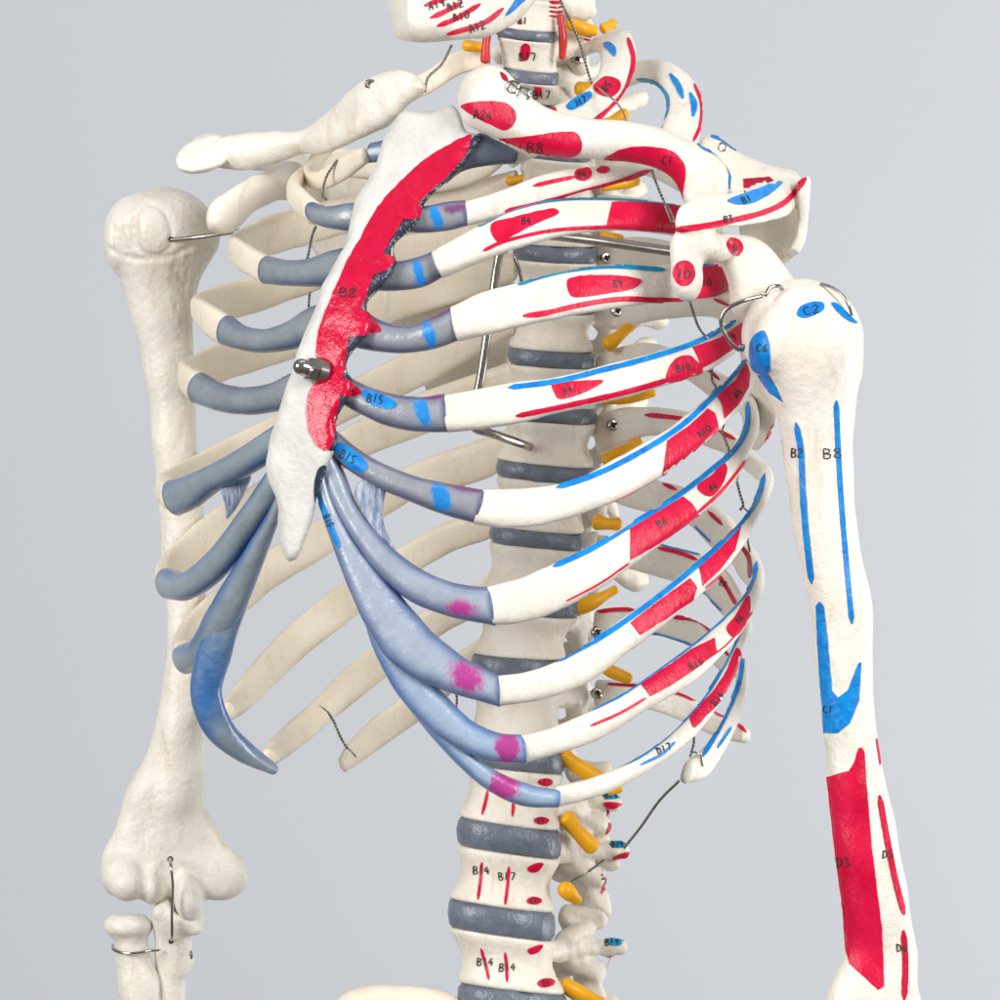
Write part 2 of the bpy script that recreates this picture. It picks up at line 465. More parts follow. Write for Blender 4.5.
def surf(g, f, m, mesh=None):
    f = np.broadcast_to(f, g.shape).astype(np.float32)
    f = np.pad(f[1:-1, 1:-1, 1:-1], 1, constant_values=5.0)
    s = f < 0
    n0, n1, n2 = f.shape
    cs = np.zeros((n0 - 1, n1 - 1, n2 - 1), np.int8)
    for a in (0, 1):
        for b in (0, 1):
            for c in (0, 1): cs += s[a:n0 - 1 + a, b:n1 - 1 + b, c:n2 - 1 + c]
    act = (cs > 0) & (cs < 8)
    idx = np.argwhere(act); cid = -np.ones(act.shape, np.int64); cid[act] = np.arange(len(idx))
    acc = np.zeros((len(idx), 3)); cnt = np.zeros(len(idx))
    i, j, k = idx.T
    cor = [(a, b, c) for a in (0, 1) for b in (0, 1) for c in (0, 1)]
    for A in cor:
        for ax in range(3):
            if A[ax]: continue
            B = list(A); B[ax] = 1
            fa = f[i + A[0], j + A[1], k + A[2]]; fb = f[i + B[0], j + B[1], k + B[2]]
            x = (fa < 0) != (fb < 0)
            t = np.where(x, fa / (fa - fb + 1e-12), 0)
            p = np.array(A, float)[None, :].repeat(len(idx), 0); p[:, ax] += t
            acc[x] += p[x]; cnt[x] += 1
    V = g.lo + g.h * (idx + acc / cnt[:, None])
    F = []
    for ax in range(3):
        sl0 = [slice(None)] * 3; sl1 = [slice(None)] * 3
        sl0[ax] = slice(0, -1); sl1[ax] = slice(1, None)
        ch = s[tuple(sl0)] != s[tuple(sl1)]
        e = np.argwhere(ch)
        o1, o2 = [q for q in range(3) if q != ax]
        ok = (e[:, o1] > 0) & (e[:, o2] > 0) & (e[:, o1] < f.shape[o1] - 1) & (e[:, o2] < f.shape[o2] - 1)
        e = e[ok]
        def C(d1, d2):
            q = e.copy(); q[:, o1] -= d1; q[:, o2] -= d2
            return cid[q[:, 0], q[:, 1], q[:, 2]]
        quad = np.stack([C(1, 1), C(0, 1), C(0, 0), C(1, 0)], 1)
        flip = s[e[:, 0], e[:, 1], e[:, 2]]
        if ax == 1: flip = ~flip
        quad[~flip] = quad[~flip][:, ::-1]
        F.append(quad)
    F = np.concatenate(F)
    # light smoothing of the net
    for _ in range(2):
        s2 = np.zeros_like(V); c2 = np.zeros(len(V))
        for a in range(4):
            b = (a + 1) % 4
            np.add.at(s2, F[:, a], V[F[:, b]]); np.add.at(s2, F[:, b], V[F[:, a]])
            np.add.at(c2, F[:, a], 1); np.add.at(c2, F[:, b], 1)
        V = V * .5 + .5 * s2 / np.maximum(c2, 1)[:, None]
    mesh = mesh or Mesh(); mesh.add(V.tolist(), F.tolist(), m)
    return mesh

# ------------------------------------------------------------------ the one thing: the skeleton model
skel = bpy.data.objects.new('anatomical_skeleton', None); COL.objects.link(skel)
skel['label'] = 'ivory plastic teaching skeleton with red and blue painted muscle areas standing before a grey backdrop'
skel['category'] = 'skeleton model'

# ------------------------------------------------------------------ rib cage depth model
CX = 440.0
def cage(x, R, A, mode):
    xi = max(-1, min(1, (x - CX) / R))
    if mode == 'e': xi = math.copysign(1, xi)
    th = math.degrees(math.acos(xi))
    if mode == 'b': th = -th
    return -A * math.cos(math.radians(th - 79)), (1 if mode == 'f' else -1 if mode == 'b' else 0) * math.sqrt(max(0, 1 - xi * xi))

def rib_stations(lst, R, A, tilt, endth=None):
    out = []
    for s in lst:
        xt, yt, xb, yb, mode = s[:5]
        tf = s[5] if len(s) > 5 else 1.0
        if isinstance(mode, str):
            d, rad = cage((xt + xb) / 2, R, A, mode)
            hgt = math.hypot(xt - xb, yt - yb)
            dt = d + tilt * rad * hgt / 2; db = d - tilt * rad * hgt / 2
        else: dt = db = float(mode)
        if len(s) == 5 and endth and len(out) < 2: tf = endth if not out else (endth + 1) / 2
        out.append((P(xt, yt, dt), P(xb, yb, db), tf))
    return out

f, b, e = 'f', 'b', 'e'
LR = {
 1: dict(R=180, A=150, tilt=0, th=11, st=[(503,146,513,168,-150),(525,128,545,152,-140),(548,110,585,129,-110),(575,98,606,114,-75),(593,84,624,92,-40),(600,66,636,62,0),(598,52,628,32,40),(588,52,602,38,70),(578,56,582,48,85)]),
 2: dict(R=260, A=190, tilt=0, th=13, st=[(462,203,466,226,-172),(500,191,505,216,-185),(530,179,540,206,-188),(560,171,580,192,-185),(600,167,612,185,-170),(635,166,645,174,-150),(652,150,690,152,-115),(665,118,702,115,-65),(665,97,697,86,-20),(652,83,672,64,30),(635,84,640,62,80),(615,95,615,80,110),(600,110,598,98,115)]),
 3: dict(R=280, A=205, tilt=.5, th=14, st=[(434,253,443,276,f),(470,232,485,259,f),(500,217,520,247,f),(530,206,555,237,f),(560,200,590,231,f),(620,200,630,230,f),(680,206,675,236,f),(708,215,702,243,f),(718,205,716,232,e),(700,175,700,205,b),(650,150,655,178,b),(620,150,620,170,b),(600,152,600,168,b)]),
 4: dict(R=300, A=226, tilt=.35, th=15, st=[(452,308,459,340,f),(480,294,488,334,f),(520,283,525,325,f),(560,273,565,317,f),(600,266,605,310,f),(650,266,655,303,f),(700,264,705,299,f),(728,265,728,294,f),(740,262,738,288,e),(720,232,720,262,b),(670,205,672,232,b),(620,196,620,222,b),(600,195,600,215,b)]),
 5: dict(R=308, A=238, tilt=.25, th=15, st=[(443,396,449,432,f),(480,389,488,428,f),(520,382,530,420,f),(560,377,570,410,f),(600,367,620,398,f),(650,354,660,387,f),(690,341,705,372,f),(725,325,738,350,f),(742,310,747,335,f),(748,298,748,322,e),(728,272,728,302,b),(690,248,690,282,b),(650,238,650,268,b),(615,239,615,270,b),(598,246,598,268,b)]),
 6: dict(R=312, A=244, tilt=.2, th=15, st=[(484,490,475,524,f),(510,489,505,528,f),(550,486,545,524,f),(585,475,590,511,f),(620,456,635,492,f),(660,434,680,463,f),(695,408,715,433,f),(728,378,742,405,f),(743,362,750,385,f),(752,345,752,368,e),(738,310,740,335,b),(715,294,717,318,b),(680,288,680,318,b),(650,290,650,322,b),(620,297,620,330,b),(598,303,598,325,b)]),
 7: dict(R=313, A=246, tilt=.15, th=15, st=[(488,587,494,625,f),(520,578,525,622,f),(560,561,570,605,f),(600,541,615,578,f),(640,517,660,545,f),(680,492,703,512,f),(710,468,735,480,f),(734,447,748,456,f),(748,422,752,440,f),(751,405,752,428,e),(740,385,738,410,b),(715,370,712,397,b),(690,356,688,380,b),(650,343,645,372,b),(620,347,618,375,b),(600,355,600,375,b)]),
 8: dict(R=325, A=248, tilt=.1, th=14, st=[(497,676,500,706,f),(530,671,540,700,f),(570,655,585,684,f),(610,627,625,655,f),(650,599,668,622,f),(690,567,708,588,f),(725,537,742,548,f),(748,512,757,520,f),(762,487,765,500,f),(766,470,767,486,e),(758,458,757,478,b),(748,448,745,468,b),(735,433,728,455,b),(715,423,710,448,b),(690,412,685,438,b),(650,407,650,436,b),(620,408,620,446,b),(600,414,600,455,b)]),
 9: dict(R=318, A=240, tilt=.05, th=13, st=[(521,735,525,763,f),(550,728,560,753,f),(590,711,600,739,f),(630,689,645,711,f),(670,661,690,684,f),(705,634,722,655,f),(735,606,746,625,f),(751,586,756,602,f),(758,568,758,590,e),(754,552,751,588,b),(746,540,742,578,b),(733,522,732,562,b),(715,505,710,545,b),(690,490,690,525,b),(660,481,660,515,b),(630,475,630,508,b),(600,470,600,495,b)]),
 10: dict(R=306, A=225, tilt=0, th=12, st=[(556,786,558,807,f),(590,778,600,796,f),(630,762,640,776,f),(670,735,685,745,f),(700,702,714,712,f),(725,662,737,668,f),(738,635,744,642,f),(746,615,746,636,e),(739,592,733,625,b),(725,570,720,611,b),(700,555,702,592,b),(670,546,672,581,b),(640,540,640,572,b),(600,535,600,560,b)]),
 11: dict(R=302, A=215, tilt=0, th=12, st=[(691,760,684,783,f),(701,751,703,779,f),(716,733,722,753,f),(729,708,736,724,f),(738,686,742,700,f),(742,663,743,680,e),(738,655,733,677,b),(727,645,720,670,b),(710,630,705,655,b),(690,619,690,645,b),(660,612,655,635,b),(630,608,630,640,b),(598,609,598,650,b)]),
 12: dict(R=300, A=200, tilt=0, th=11, st=[(747,729,744,743,70),(735,721,732,741,85),(715,712,710,734,110),(690,698,685,722,140),(660,686,650,710,165),(625,681,620,707,180),(598,680,598,712,175)]),
}
RR = {
 1: dict(R=160, A=120, tilt=0, th=11, st=[(362,148,366,164,-85),(338,160,345,180,-55),(315,172,322,190,-10),(308,162,312,182,35),(340,120,345,140,60),(395,85,402,105,75),(425,72,432,92,80),(455,52,462,74,85),(487,47,489,68,85)]),
 2: dict(R=170, A=150, tilt=0, th=13, st=[(313,203,317,224,-110),(301,190,302,215,-75),(293,178,293,202,-20),(312,162,312,190,60),(350,152,352,178,120),(400,158,402,186,160),(440,160,440,192,170),(490,145,490,175,150),(512,125,512,150,125)]),
 3: dict(R=206, A=190, tilt=.2, th=14, st=[(268,256,266,284,f),(250,246,250,275,f),(238,239,240,269,f),(234,236,236,262,e),(243,228,245,262,b),(265,217,267,256,b),(300,208,300,247,b),(350,195,350,233,b),(420,185,420,225,b),(480,178,480,213,b),(515,170,515,200,b)]),
 4: dict(R=243, A=215, tilt=.2, th=15, st=[(229,316,224,345,f),(212,306,212,338,f),(202,300,203,328,f),(197,296,199,320,e),(207,290,213,320,b),(225,283,232,319,b),(255,276,258,312,b),(300,262,302,296,b),(350,247,350,280,b),(420,232,420,268,b),(480,222,480,255,b),(515,215,515,240,b)]),
 5: dict(R=255, A=232, tilt=.15, th=15, st=[(203,372,196,403,f),(192,366,189,396,f),(185,361,185,388,e),(195,354,200,388,b),(220,342,228,380,b),(260,331,265,368,b),(300,318,305,355,b),(350,300,360,335,b),(420,275,425,312,b),(480,260,480,295,b),(515,252,515,280,b)]),
 6: dict(R=275, A=242, tilt=.1, th=15, st=[(172,480,172,510,f),(165,474,165,502,e),(180,463,185,500,b),(220,442,226,480,b),(260,422,266,458,b),(300,402,310,440,b),(350,380,360,415,b),(420,345,425,385,b),(480,315,480,353,b),(515,305,515,335,b)]),
 7: dict(R=276, A=246, tilt=.1, th=15, st=[(168,572,168,596,f),(164,562,165,590,e),(174,545,185,588,b),(200,520,213,562,b),(240,493,252,530,b),(290,463,302,498,b),(350,425,360,460,b),(420,393,430,432,b),(480,372,490,405,b),(515,360,515,388,b)]),
 8: dict(R=262, A=246, tilt=0, th=14, st=[(184,640,186,668,f),(181,632,182,660,e),(192,612,202,652,b),(220,585,232,625,b),(260,555,272,590,b),(300,530,312,565,b),(350,500,362,533,b),(400,470,415,499,b),(440,453,456,488,b),(480,440,495,474,b),(515,425,515,450,b)]),
 9: dict(R=218, A=230, tilt=0, th=13, st=[(222,704,230,721,e),(232,690,250,708,b),(255,660,275,684,b),(290,625,312,650,b),(330,592,346,624,b),(385,556,396,585,b),(440,525,450,553,b),(490,503,500,533,b),(515,480,515,510,b)]),
 10: dict(R=182, A=215, tilt=0, th=12, st=[(262,752,274,766,e),(285,725,303,745,b),(312,702,330,722,b),(348,666,365,694,b),(392,632,408,660,b),(432,606,445,633,b),(480,580,490,607,b),(505,560,505,585,b)]),
 11: dict(R=180, A=205, tilt=0, th=12, st=[(340,757,347,771,b),(348,743,363,761,b),(372,719,388,743,b),(402,697,418,722,b),(440,666,452,693,b),(472,643,482,667,b),(500,630,500,655,b)]),
}
ribs = {}
for side, TAB in (('L', LR), ('R', RR)):
    for k, r in TAB.items():
        m = 'rib' if side == 'L' else 'cream'
        mesh, info, V = sweep_strip(rib_stations(r['st'], r['R'], r['A'], r['tilt'], 1.6 if (k < 11 and k > 1) else None), r['th'], m, ring=28, step=3.0, power=2.7, capf=.25 if k < 11 else .45, sd=k * 3.7 + (50 if side == 'R' else 0))
        mesh.freeze(); ribs[side, k] = mesh

# ---- painted muscle areas on the ribs
q = ribs['L', 1]
q.line([(628,38),(633,60),(625,90),(610,108),(590,124)], 4.5, 'red')
q.patch([(593,88),(605,77),(618,80),(621,86),(612,97),(600,95)], 'red'); q.text('B5', 607, 87, 7, -.9)
q.patch([(566,107),(575,98),(590,92),(592,96),(583,105),(570,110)], 'blue'); q.text('J17', 580, 102, 6, -.5)
q.patch([(603,44),(609,42),(616,48),(615,57),(610,53)], 'blue')
q.patch([(541,112),(555,107),(559,117),(548,116)], 'red', smooth=False)
q = ribs['L', 2]
q.line([(533,186),(550,182),(575,177)], 4, 'red'); q.spot(583,174,9,7,'red',-.2); q.spot(603,170,7,3.5,'red',-.1); q.text('B4', 582, 175, 6.5, -.2)
q.line([(505,211),(540,203),(580,192),(620,181),(650,170)], 4.5, 'red')
q.line([(670,74),(678,86),(683,99)], 6, 'blue'); q.line([(690,93),(694,105),(693,117)], 6, 'blue')
q.line([(637,79),(655,83),(667,97),(666,113),(655,130)], 4, 'cyan'); q.line([(694,84),(701,103),(700,125),(693,142)], 3, 'red')
q = ribs['L', 3]
q.patch([(491,225),(515,217),(540,211),(555,209),(559,213),(545,220),(528,228),(513,236),(499,243),(494,238)], 'red'); q.text('B4', 527, 221, 7, -.1)
q.line([(483,251),(500,243),(525,236),(550,231),(580,228),(620,227),(680,232)], 3.4, 'red')
q.patch([(612,202),(640,202),(690,207),(697,210),(692,232),(665,231),(640,229),(606,226)], 'red', smooth=False)
q.line([(478,227),(505,213),(535,204),(560,200),(600,199),(640,201),(692,206)], 3, 'cyan')
q = ribs['L', 4]
q.patch([(567,281),(575,277),(605,275),(630,277),(642,281),(635,288),(610,293),(585,297),(571,296)], 'red'); q.text('B9', 618, 284, 7, 0)
q.line([(523,316),(545,313),(580,305),(620,299),(660,300),(692,300)], 5, 'red')
q.patch([(697,268),(722,264),(729,270),(727,291),(715,296),(683,300),(692,285)], 'red', smooth=False); q.text('A10', 704, 283, 7, -.1)
q.line([(518,285),(545,276),(575,270),(610,267),(665,270)], 4, 'cyan'); q.line([(700,266),(716,263)], 3, 'blue')
q = ribs['L', 5]
q.patch([(552,384),(580,381),(603,381),(590,390),(572,397),(558,399),(554,392)], 'red'); q.text('B9', 568, 391, 7, -.2)
q.line([(516,416),(560,407),(600,398),(640,388),(670,379)], 5, 'red')
q.patch([(666,381),(669,367),(678,357),(690,356),(697,362),(703,371),(690,377),(678,381)], 'red'); q.text('B10', 683, 368, 7, -.2)
q.patch([(692,347),(720,338),(742,322),(745,330),(742,343),(720,358),(701,369),(697,357)], 'red', smooth=False); q.text('A9', 731, 338, 7, -.4)
q.line([(508,388),(560,381),(600,371),(650,358),(700,341),(736,321)], 5, 'blue', taper=.2)
q = ribs['L', 6]
q.patch([(667,441),(690,425),(707,409),(715,413),(719,430),(705,445),(680,464),(662,476)], 'red', smooth=False); q.text('A10', 704, 431, 7, -.7)
q.patch([(717,396),(735,380),(746,363),(750,374),(748,388),(738,405),(724,419),(722,406)], 'red', smooth=False); q.text('A9', 738, 394, 6, -.7)
q.line([(556,488),(590,477),(630,458),(680,427),(715,395),(746,360)], 5.2, 'blue', taper=.2)
q.line([(560,521),(600,508),(640,489),(663,476)], 1.6, 'red')
q = ribs['L', 7]
q.patch([(630,527),(660,510),(683,497),(692,504),(699,515),(690,522),(660,543),(630,560)], 'red', smooth=False); q.text('B6', 662, 522, 8, -.5)
q.patch([(697,487),(712,475),(724,463),(727,468),(722,485),(712,496),(705,496)], 'red'); q.text('A6', 713, 487, 6, -.5)
q.line([(553,567),(590,550),(630,526),(680,495),(712,470),(735,450),(747,427),(748,402)], 5, 'blue', taper=.2)
q.line([(566,601),(600,583),(629,563)], 1.8, 'red'); q.line([(697,513),(722,490),(746,460)], 3, 'red')
q.line([(705,367),(720,380)], 3, 'dred')
q = ribs['L', 8]
q.patch([(630,623),(660,600),(690,578),(697,588),(693,600),(670,616),(640,635)], 'red', smooth=False)
q.patch([(699,567),(720,545),(737,524),(741,527),(735,550),(720,570),(702,586),(701,576)], 'red', smooth=False)
q.line([(556,662),(600,638),(640,611),(680,580),(720,545),(745,518),(759,495),(765,474)], 5, 'blue', taper=.2)
q.line([(705,588),(725,570),(742,550)], 1.6, 'red')
q.line([(645,415),(660,416),(686,419)], 4.5, 'red'); q.line([(719,431),(736,440)], 4, 'red')
q = ribs['L', 9]
q.patch([(640,683),(665,668),(690,650),(714,638),(717,652),(700,666),(670,686),(650,697)], 'red', smooth=False); q.text('B16', 696, 664, 7, -.5)
q.patch([(726,628),(735,616),(748,596),(750,606),(745,625),(733,637)], 'red'); q.text('A6', 739, 619, 6, -.8)
q.line([(585,712),(620,695),(660,668),(700,638),(735,606),(752,582),(757,562)], 5, 'blue', taper=.2)
q.line([(590,726),(620,713),(646,698)], 3, 'red'); q.line([(700,664),(728,643),(752,612)], 1.6, 'red')
q.line([(663,484),(677,490)], 4, 'red'); q.line([(708,511),(723,525)], 4, 'red'); q.line([(739,543),(749,558),(750,578)], 4, 'dred')
q.line([(695,526),(711,542)], 2, 'blue')
q = ribs['L', 10]
q.patch([(690,713),(708,697),(725,673),(737,648),(741,653),(738,675),(725,696),(706,716),(694,728)], 'red'); q.text('B16', 717, 698, 7, -.9)
q.line([(603,771),(640,756),(680,724),(710,689),(730,653),(742,625)], 4.6, 'blue', taper=.2)
q.line([(640,765),(662,754),(675,742)], 3, 'blue'); q.text('D17', 664, 749, 7, -.4)
q.line([(658,548),(680,553),(698,560)], 4, 'red'); q.line([(716,572),(726,586),(737,606)], 4, 'red'); q.text('C5', 724, 584, 5, .5)
q.line([(702,591),(713,602),(722,611)], 2, 'blue'); q.line([(660,545),(700,555)], 1.5, 'cyan')
q = ribs['L', 11]
q.line([(702,757),(716,735),(730,707),(740,680),(743,655)], 4.2, 'blue'); q.line([(717,748),(731,727)], 3, 'blue')
q.line([(598,612),(615,610),(634,610)], 3.8, 'red'); q.line([(671,617),(700,622),(712,633)], 4, 'red'); q.line([(648,632),(692,645)], 4, 'blue')
q.line([(724,650),(730,657)], 3, 'dred')
q = ribs['L', 12]
q.line([(607,684),(640,686)], 3, 'dred'); q.line([(665,689),(682,695),(696,701)], 3.6, 'red'); q.line([(713,711),(724,717)], 3.6, 'red'); q.line([(737,724),(746,732)], 4, 'red')
ribs['L', 6].line([(714,299),(729,306)], 3, 'red')

# ------------------------------------------------------------------ costal cartilages
CART = {}
def cart(key, st, R, A, th=22, tf=None, spots=(), base=(0.27,0.285,0.325), edge=(0.075,0.08,0.19), tilt=0.1, blend=None):
    st = rib_stations(st, R, A, tilt)
    mesh, info, V = sweep_strip(st, th, 'cart', ring=36, step=2.0, power=2.15, jit=.015, sd=key[1] * 5.1, capf=.12)
    UL = sum(np.linalg.norm((st[j + 1][0] - st[j][0])) for j in range(len(st) - 1))
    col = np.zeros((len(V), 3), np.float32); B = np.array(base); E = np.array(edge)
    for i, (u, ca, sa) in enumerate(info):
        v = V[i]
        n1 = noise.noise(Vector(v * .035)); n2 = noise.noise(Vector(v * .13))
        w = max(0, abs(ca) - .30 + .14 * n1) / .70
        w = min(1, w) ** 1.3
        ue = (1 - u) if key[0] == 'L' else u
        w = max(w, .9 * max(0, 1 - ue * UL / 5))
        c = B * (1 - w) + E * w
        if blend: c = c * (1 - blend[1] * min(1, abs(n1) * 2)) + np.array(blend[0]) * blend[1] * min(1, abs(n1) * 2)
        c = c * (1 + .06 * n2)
        px, py = to_px(v)
        for (sx, sy, rx, ry, rot, sc, soft) in spots:
            cs, sn = math.cos(rot), math.sin(rot)
            dx, dy = px - sx, py - sy
            a = (dx * cs + dy * sn) / rx; d_ = (-dx * sn + dy * cs) / ry
            rr = math.sqrt(a * a + d_ * d_) + .25 * n2 + .3 * noise.noise(Vector(v * .9)) + .2 * noise.noise(Vector(v * .4))
            k = max(0, min(1, (1 - rr) / soft + .5))
            c = c * (1 - k) + np.array(sc) * k
        col[i] = c
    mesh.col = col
    mesh.freeze(); CART[key] = mesh
    return mesh
BL = (0.01, 0.22, 0.62); PK = (0.42, 0.045, 0.26); PU = (0.17, 0.06, 0.17)
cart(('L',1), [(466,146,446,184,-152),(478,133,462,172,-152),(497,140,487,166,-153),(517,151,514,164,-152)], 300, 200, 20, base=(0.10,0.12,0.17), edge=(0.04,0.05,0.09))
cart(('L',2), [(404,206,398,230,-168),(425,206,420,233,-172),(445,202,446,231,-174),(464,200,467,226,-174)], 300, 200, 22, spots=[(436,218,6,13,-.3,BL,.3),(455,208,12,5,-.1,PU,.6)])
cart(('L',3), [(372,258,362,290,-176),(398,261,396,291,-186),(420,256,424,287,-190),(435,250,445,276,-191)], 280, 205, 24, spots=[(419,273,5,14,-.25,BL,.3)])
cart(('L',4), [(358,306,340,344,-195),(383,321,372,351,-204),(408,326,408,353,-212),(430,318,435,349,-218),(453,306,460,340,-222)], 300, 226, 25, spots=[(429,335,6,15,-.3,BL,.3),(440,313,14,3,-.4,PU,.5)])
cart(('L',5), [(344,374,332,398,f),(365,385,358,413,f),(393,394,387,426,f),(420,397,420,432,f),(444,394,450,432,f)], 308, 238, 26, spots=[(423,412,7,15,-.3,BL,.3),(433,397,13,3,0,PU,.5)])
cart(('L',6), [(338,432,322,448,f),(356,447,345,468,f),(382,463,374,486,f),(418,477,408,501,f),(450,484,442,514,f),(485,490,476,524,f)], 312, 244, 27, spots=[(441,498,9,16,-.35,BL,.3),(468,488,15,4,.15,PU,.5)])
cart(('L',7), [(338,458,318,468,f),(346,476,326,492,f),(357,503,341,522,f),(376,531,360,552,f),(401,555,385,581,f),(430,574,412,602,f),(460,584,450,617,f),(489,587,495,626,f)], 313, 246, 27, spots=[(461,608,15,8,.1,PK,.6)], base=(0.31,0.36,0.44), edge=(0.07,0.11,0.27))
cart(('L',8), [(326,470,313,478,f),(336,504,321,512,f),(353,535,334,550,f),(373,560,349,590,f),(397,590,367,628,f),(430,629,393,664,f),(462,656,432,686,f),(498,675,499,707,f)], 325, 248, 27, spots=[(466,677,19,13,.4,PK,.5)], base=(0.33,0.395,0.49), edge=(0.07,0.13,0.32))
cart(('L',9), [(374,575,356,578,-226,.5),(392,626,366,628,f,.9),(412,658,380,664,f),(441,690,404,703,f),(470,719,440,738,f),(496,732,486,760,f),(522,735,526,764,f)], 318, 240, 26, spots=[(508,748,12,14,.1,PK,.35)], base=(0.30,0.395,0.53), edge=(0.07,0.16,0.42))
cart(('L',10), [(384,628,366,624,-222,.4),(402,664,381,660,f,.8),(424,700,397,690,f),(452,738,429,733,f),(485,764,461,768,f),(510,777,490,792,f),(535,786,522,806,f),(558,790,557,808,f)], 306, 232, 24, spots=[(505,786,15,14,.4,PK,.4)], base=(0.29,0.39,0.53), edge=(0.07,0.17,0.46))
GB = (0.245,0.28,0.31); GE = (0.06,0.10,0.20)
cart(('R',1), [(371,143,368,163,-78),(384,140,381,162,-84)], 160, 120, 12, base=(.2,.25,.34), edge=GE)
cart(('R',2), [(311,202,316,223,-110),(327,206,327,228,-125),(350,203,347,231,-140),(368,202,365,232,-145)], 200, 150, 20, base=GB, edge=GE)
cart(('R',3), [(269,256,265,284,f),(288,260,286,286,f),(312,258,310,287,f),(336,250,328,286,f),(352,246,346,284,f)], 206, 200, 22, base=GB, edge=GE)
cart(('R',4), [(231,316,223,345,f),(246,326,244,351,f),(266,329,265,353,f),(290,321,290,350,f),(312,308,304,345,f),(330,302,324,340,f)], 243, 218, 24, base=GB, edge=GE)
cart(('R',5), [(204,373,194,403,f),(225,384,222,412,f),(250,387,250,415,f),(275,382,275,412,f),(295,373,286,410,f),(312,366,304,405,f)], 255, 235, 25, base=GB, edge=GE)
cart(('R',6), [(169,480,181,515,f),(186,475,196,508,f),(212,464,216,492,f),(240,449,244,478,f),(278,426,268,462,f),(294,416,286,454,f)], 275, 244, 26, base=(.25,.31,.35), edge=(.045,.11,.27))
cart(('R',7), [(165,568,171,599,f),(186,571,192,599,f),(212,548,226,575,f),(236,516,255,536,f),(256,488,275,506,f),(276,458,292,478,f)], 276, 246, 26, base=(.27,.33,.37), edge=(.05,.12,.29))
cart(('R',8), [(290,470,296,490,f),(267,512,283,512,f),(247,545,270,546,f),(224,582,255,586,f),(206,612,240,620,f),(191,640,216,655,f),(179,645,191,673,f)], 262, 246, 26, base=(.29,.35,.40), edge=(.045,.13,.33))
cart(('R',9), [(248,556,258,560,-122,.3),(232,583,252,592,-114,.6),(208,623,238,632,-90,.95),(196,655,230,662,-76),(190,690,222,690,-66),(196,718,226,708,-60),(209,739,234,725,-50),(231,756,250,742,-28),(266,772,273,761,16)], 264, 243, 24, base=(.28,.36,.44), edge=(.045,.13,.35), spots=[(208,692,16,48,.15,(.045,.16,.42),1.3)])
q = CART['L',5]; q.patch([(362,391),(370,391),(392,400),(397,405),(392,409),(375,406),(365,400)], 'blue'); q.text('B15', 376, 399, 8, .15)
q.patch([(334,381),(345,380),(358,388),(362,393),(355,396),(345,393)], 'gred')
q = CART['L',6]; q.patch([(334,447),(340,443),(352,450),(366,462),(367,470),(360,472),(345,463)], 'blue'); q.text('B15', 349, 457, 8, .5)
q = CART['L',8]; q.line([(316,490),(325,512),(340,548)], 5, 'blue', taper=.3); q.text('B15', 329, 521, 6, 1.15)
CART['L',2].patch([(398,206),(410,202),(418,208),(417,215),(402,215)], 'gred')
CART['L',3].patch([(366,260),(380,254),(393,260),(388,268),(378,274),(368,277)], 'gred')
CART['L',4].patch([(352,312),(364,309),(372,318),(381,331),(370,333),(352,335)], 'gred')

# screws and clips are made further down; now link ribs with their cartilages
rib_obj = {}
for (side, k), mesh in ribs.items():
    lab = None
    o = mesh.build('rib', skel, lab); rib_obj[side, k] = o
for key, mesh in CART.items():
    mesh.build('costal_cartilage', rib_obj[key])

# frayed webs between the sixth and seventh cartilages
def web(poly, d, parent):
    g = gridpx(min(p[0] for p in poly) - 8, max(p[0] for p in poly) + 8, min(p[1] for p in poly) - 8, max(p[1] for p in poly) + 8, d - 10, d + 10, 1.5)
    surf(g, f_plate(g, poly, d, 3.5, 3, d), 'web').build('cartilage_web', parent)
web([(354,492),(364,478),(378,482),(386,490),(384,502),(384,524),(391,541),(398,556),(380,540),(364,515)], -226, rib_obj['L', 7])
web([(221,492),(228,478),(245,468),(252,474),(248,486),(238,506),(226,520),(225,504)], -108, rib_obj['R', 7])

# ------------------------------------------------------------------ sternum
sy = lerp_tab([(90, -112), (200, -160), (300, -194), (400, -212), (570, -212)])
sx = lerp_tab([(90, 425), (150, 420), (200, 390), (260, 358), (330, 335), (400, 312), (460, 300), (560, 292)])
def syp(X, Y): return sy(Y) - .42 * (X - sx(Y))
OUT = [(372,165),(378,140),(392,113),(402,103),(430,106),(452,99),(460,110),(467,128),(480,133),(468,157),(447,179),(429,195),(421,206),(419,218),(410,230),(397,241),(392,253),(396,263),(393,273),(383,286),(372,298),(366,310),(372,322),(370,334),(360,347),(350,358),(347,370),(353,380),(352,392),(343,410),(336,426),(339,440),(337,452),(329,466),(322,484),(316,510),(306,540),(298,558),(290,561),(283,550),(279,530),(279,505),(270,480),(266,460),(275,425),(285,395),(300,345),(310,320),(320,290),(331,268),(345,240),(351,212),(356,192)]
g = gridpx(255, 492, 88, 575, -290, -70, 1.8)
F_ = f_plate(g, OUT, syp, 13, 9, -190)
F_ = f_noise(g, F_, .7, .09, 2)
ster = surf(g, F_, 'chalk'); ster.freeze()
ster.patch([(471,136),(452,143),(425,160),(402,181),(384,199),(372,216),(361,237),(349,258),(337,284),(327,308),(320,326),(316,350),(317,372),(309,395),(307,410),(309,428),(316,445),(326,451),(331,446),(335,428),(339,402),(342,382),(346,355),(350,335),(358,315),(368,290),(378,266),(387,247),(401,224),(416,205),(434,188),(453,170),(468,150)], 'gred', off=.9, wob=1.2)
ster.patch([(470,140),(460,152),(444,170),(426,187),(410,204),(396,222),(382,246),(374,266),(364,290),(354,315),(346,335),(342,355),(338,382),(335,402),(331,428),(328,450),(342,448),(350,407),(358,367),(369,330),(387,290),(396,268),(413,238),(440,204),(473,160),(482,136)], 'navy', off=.4)
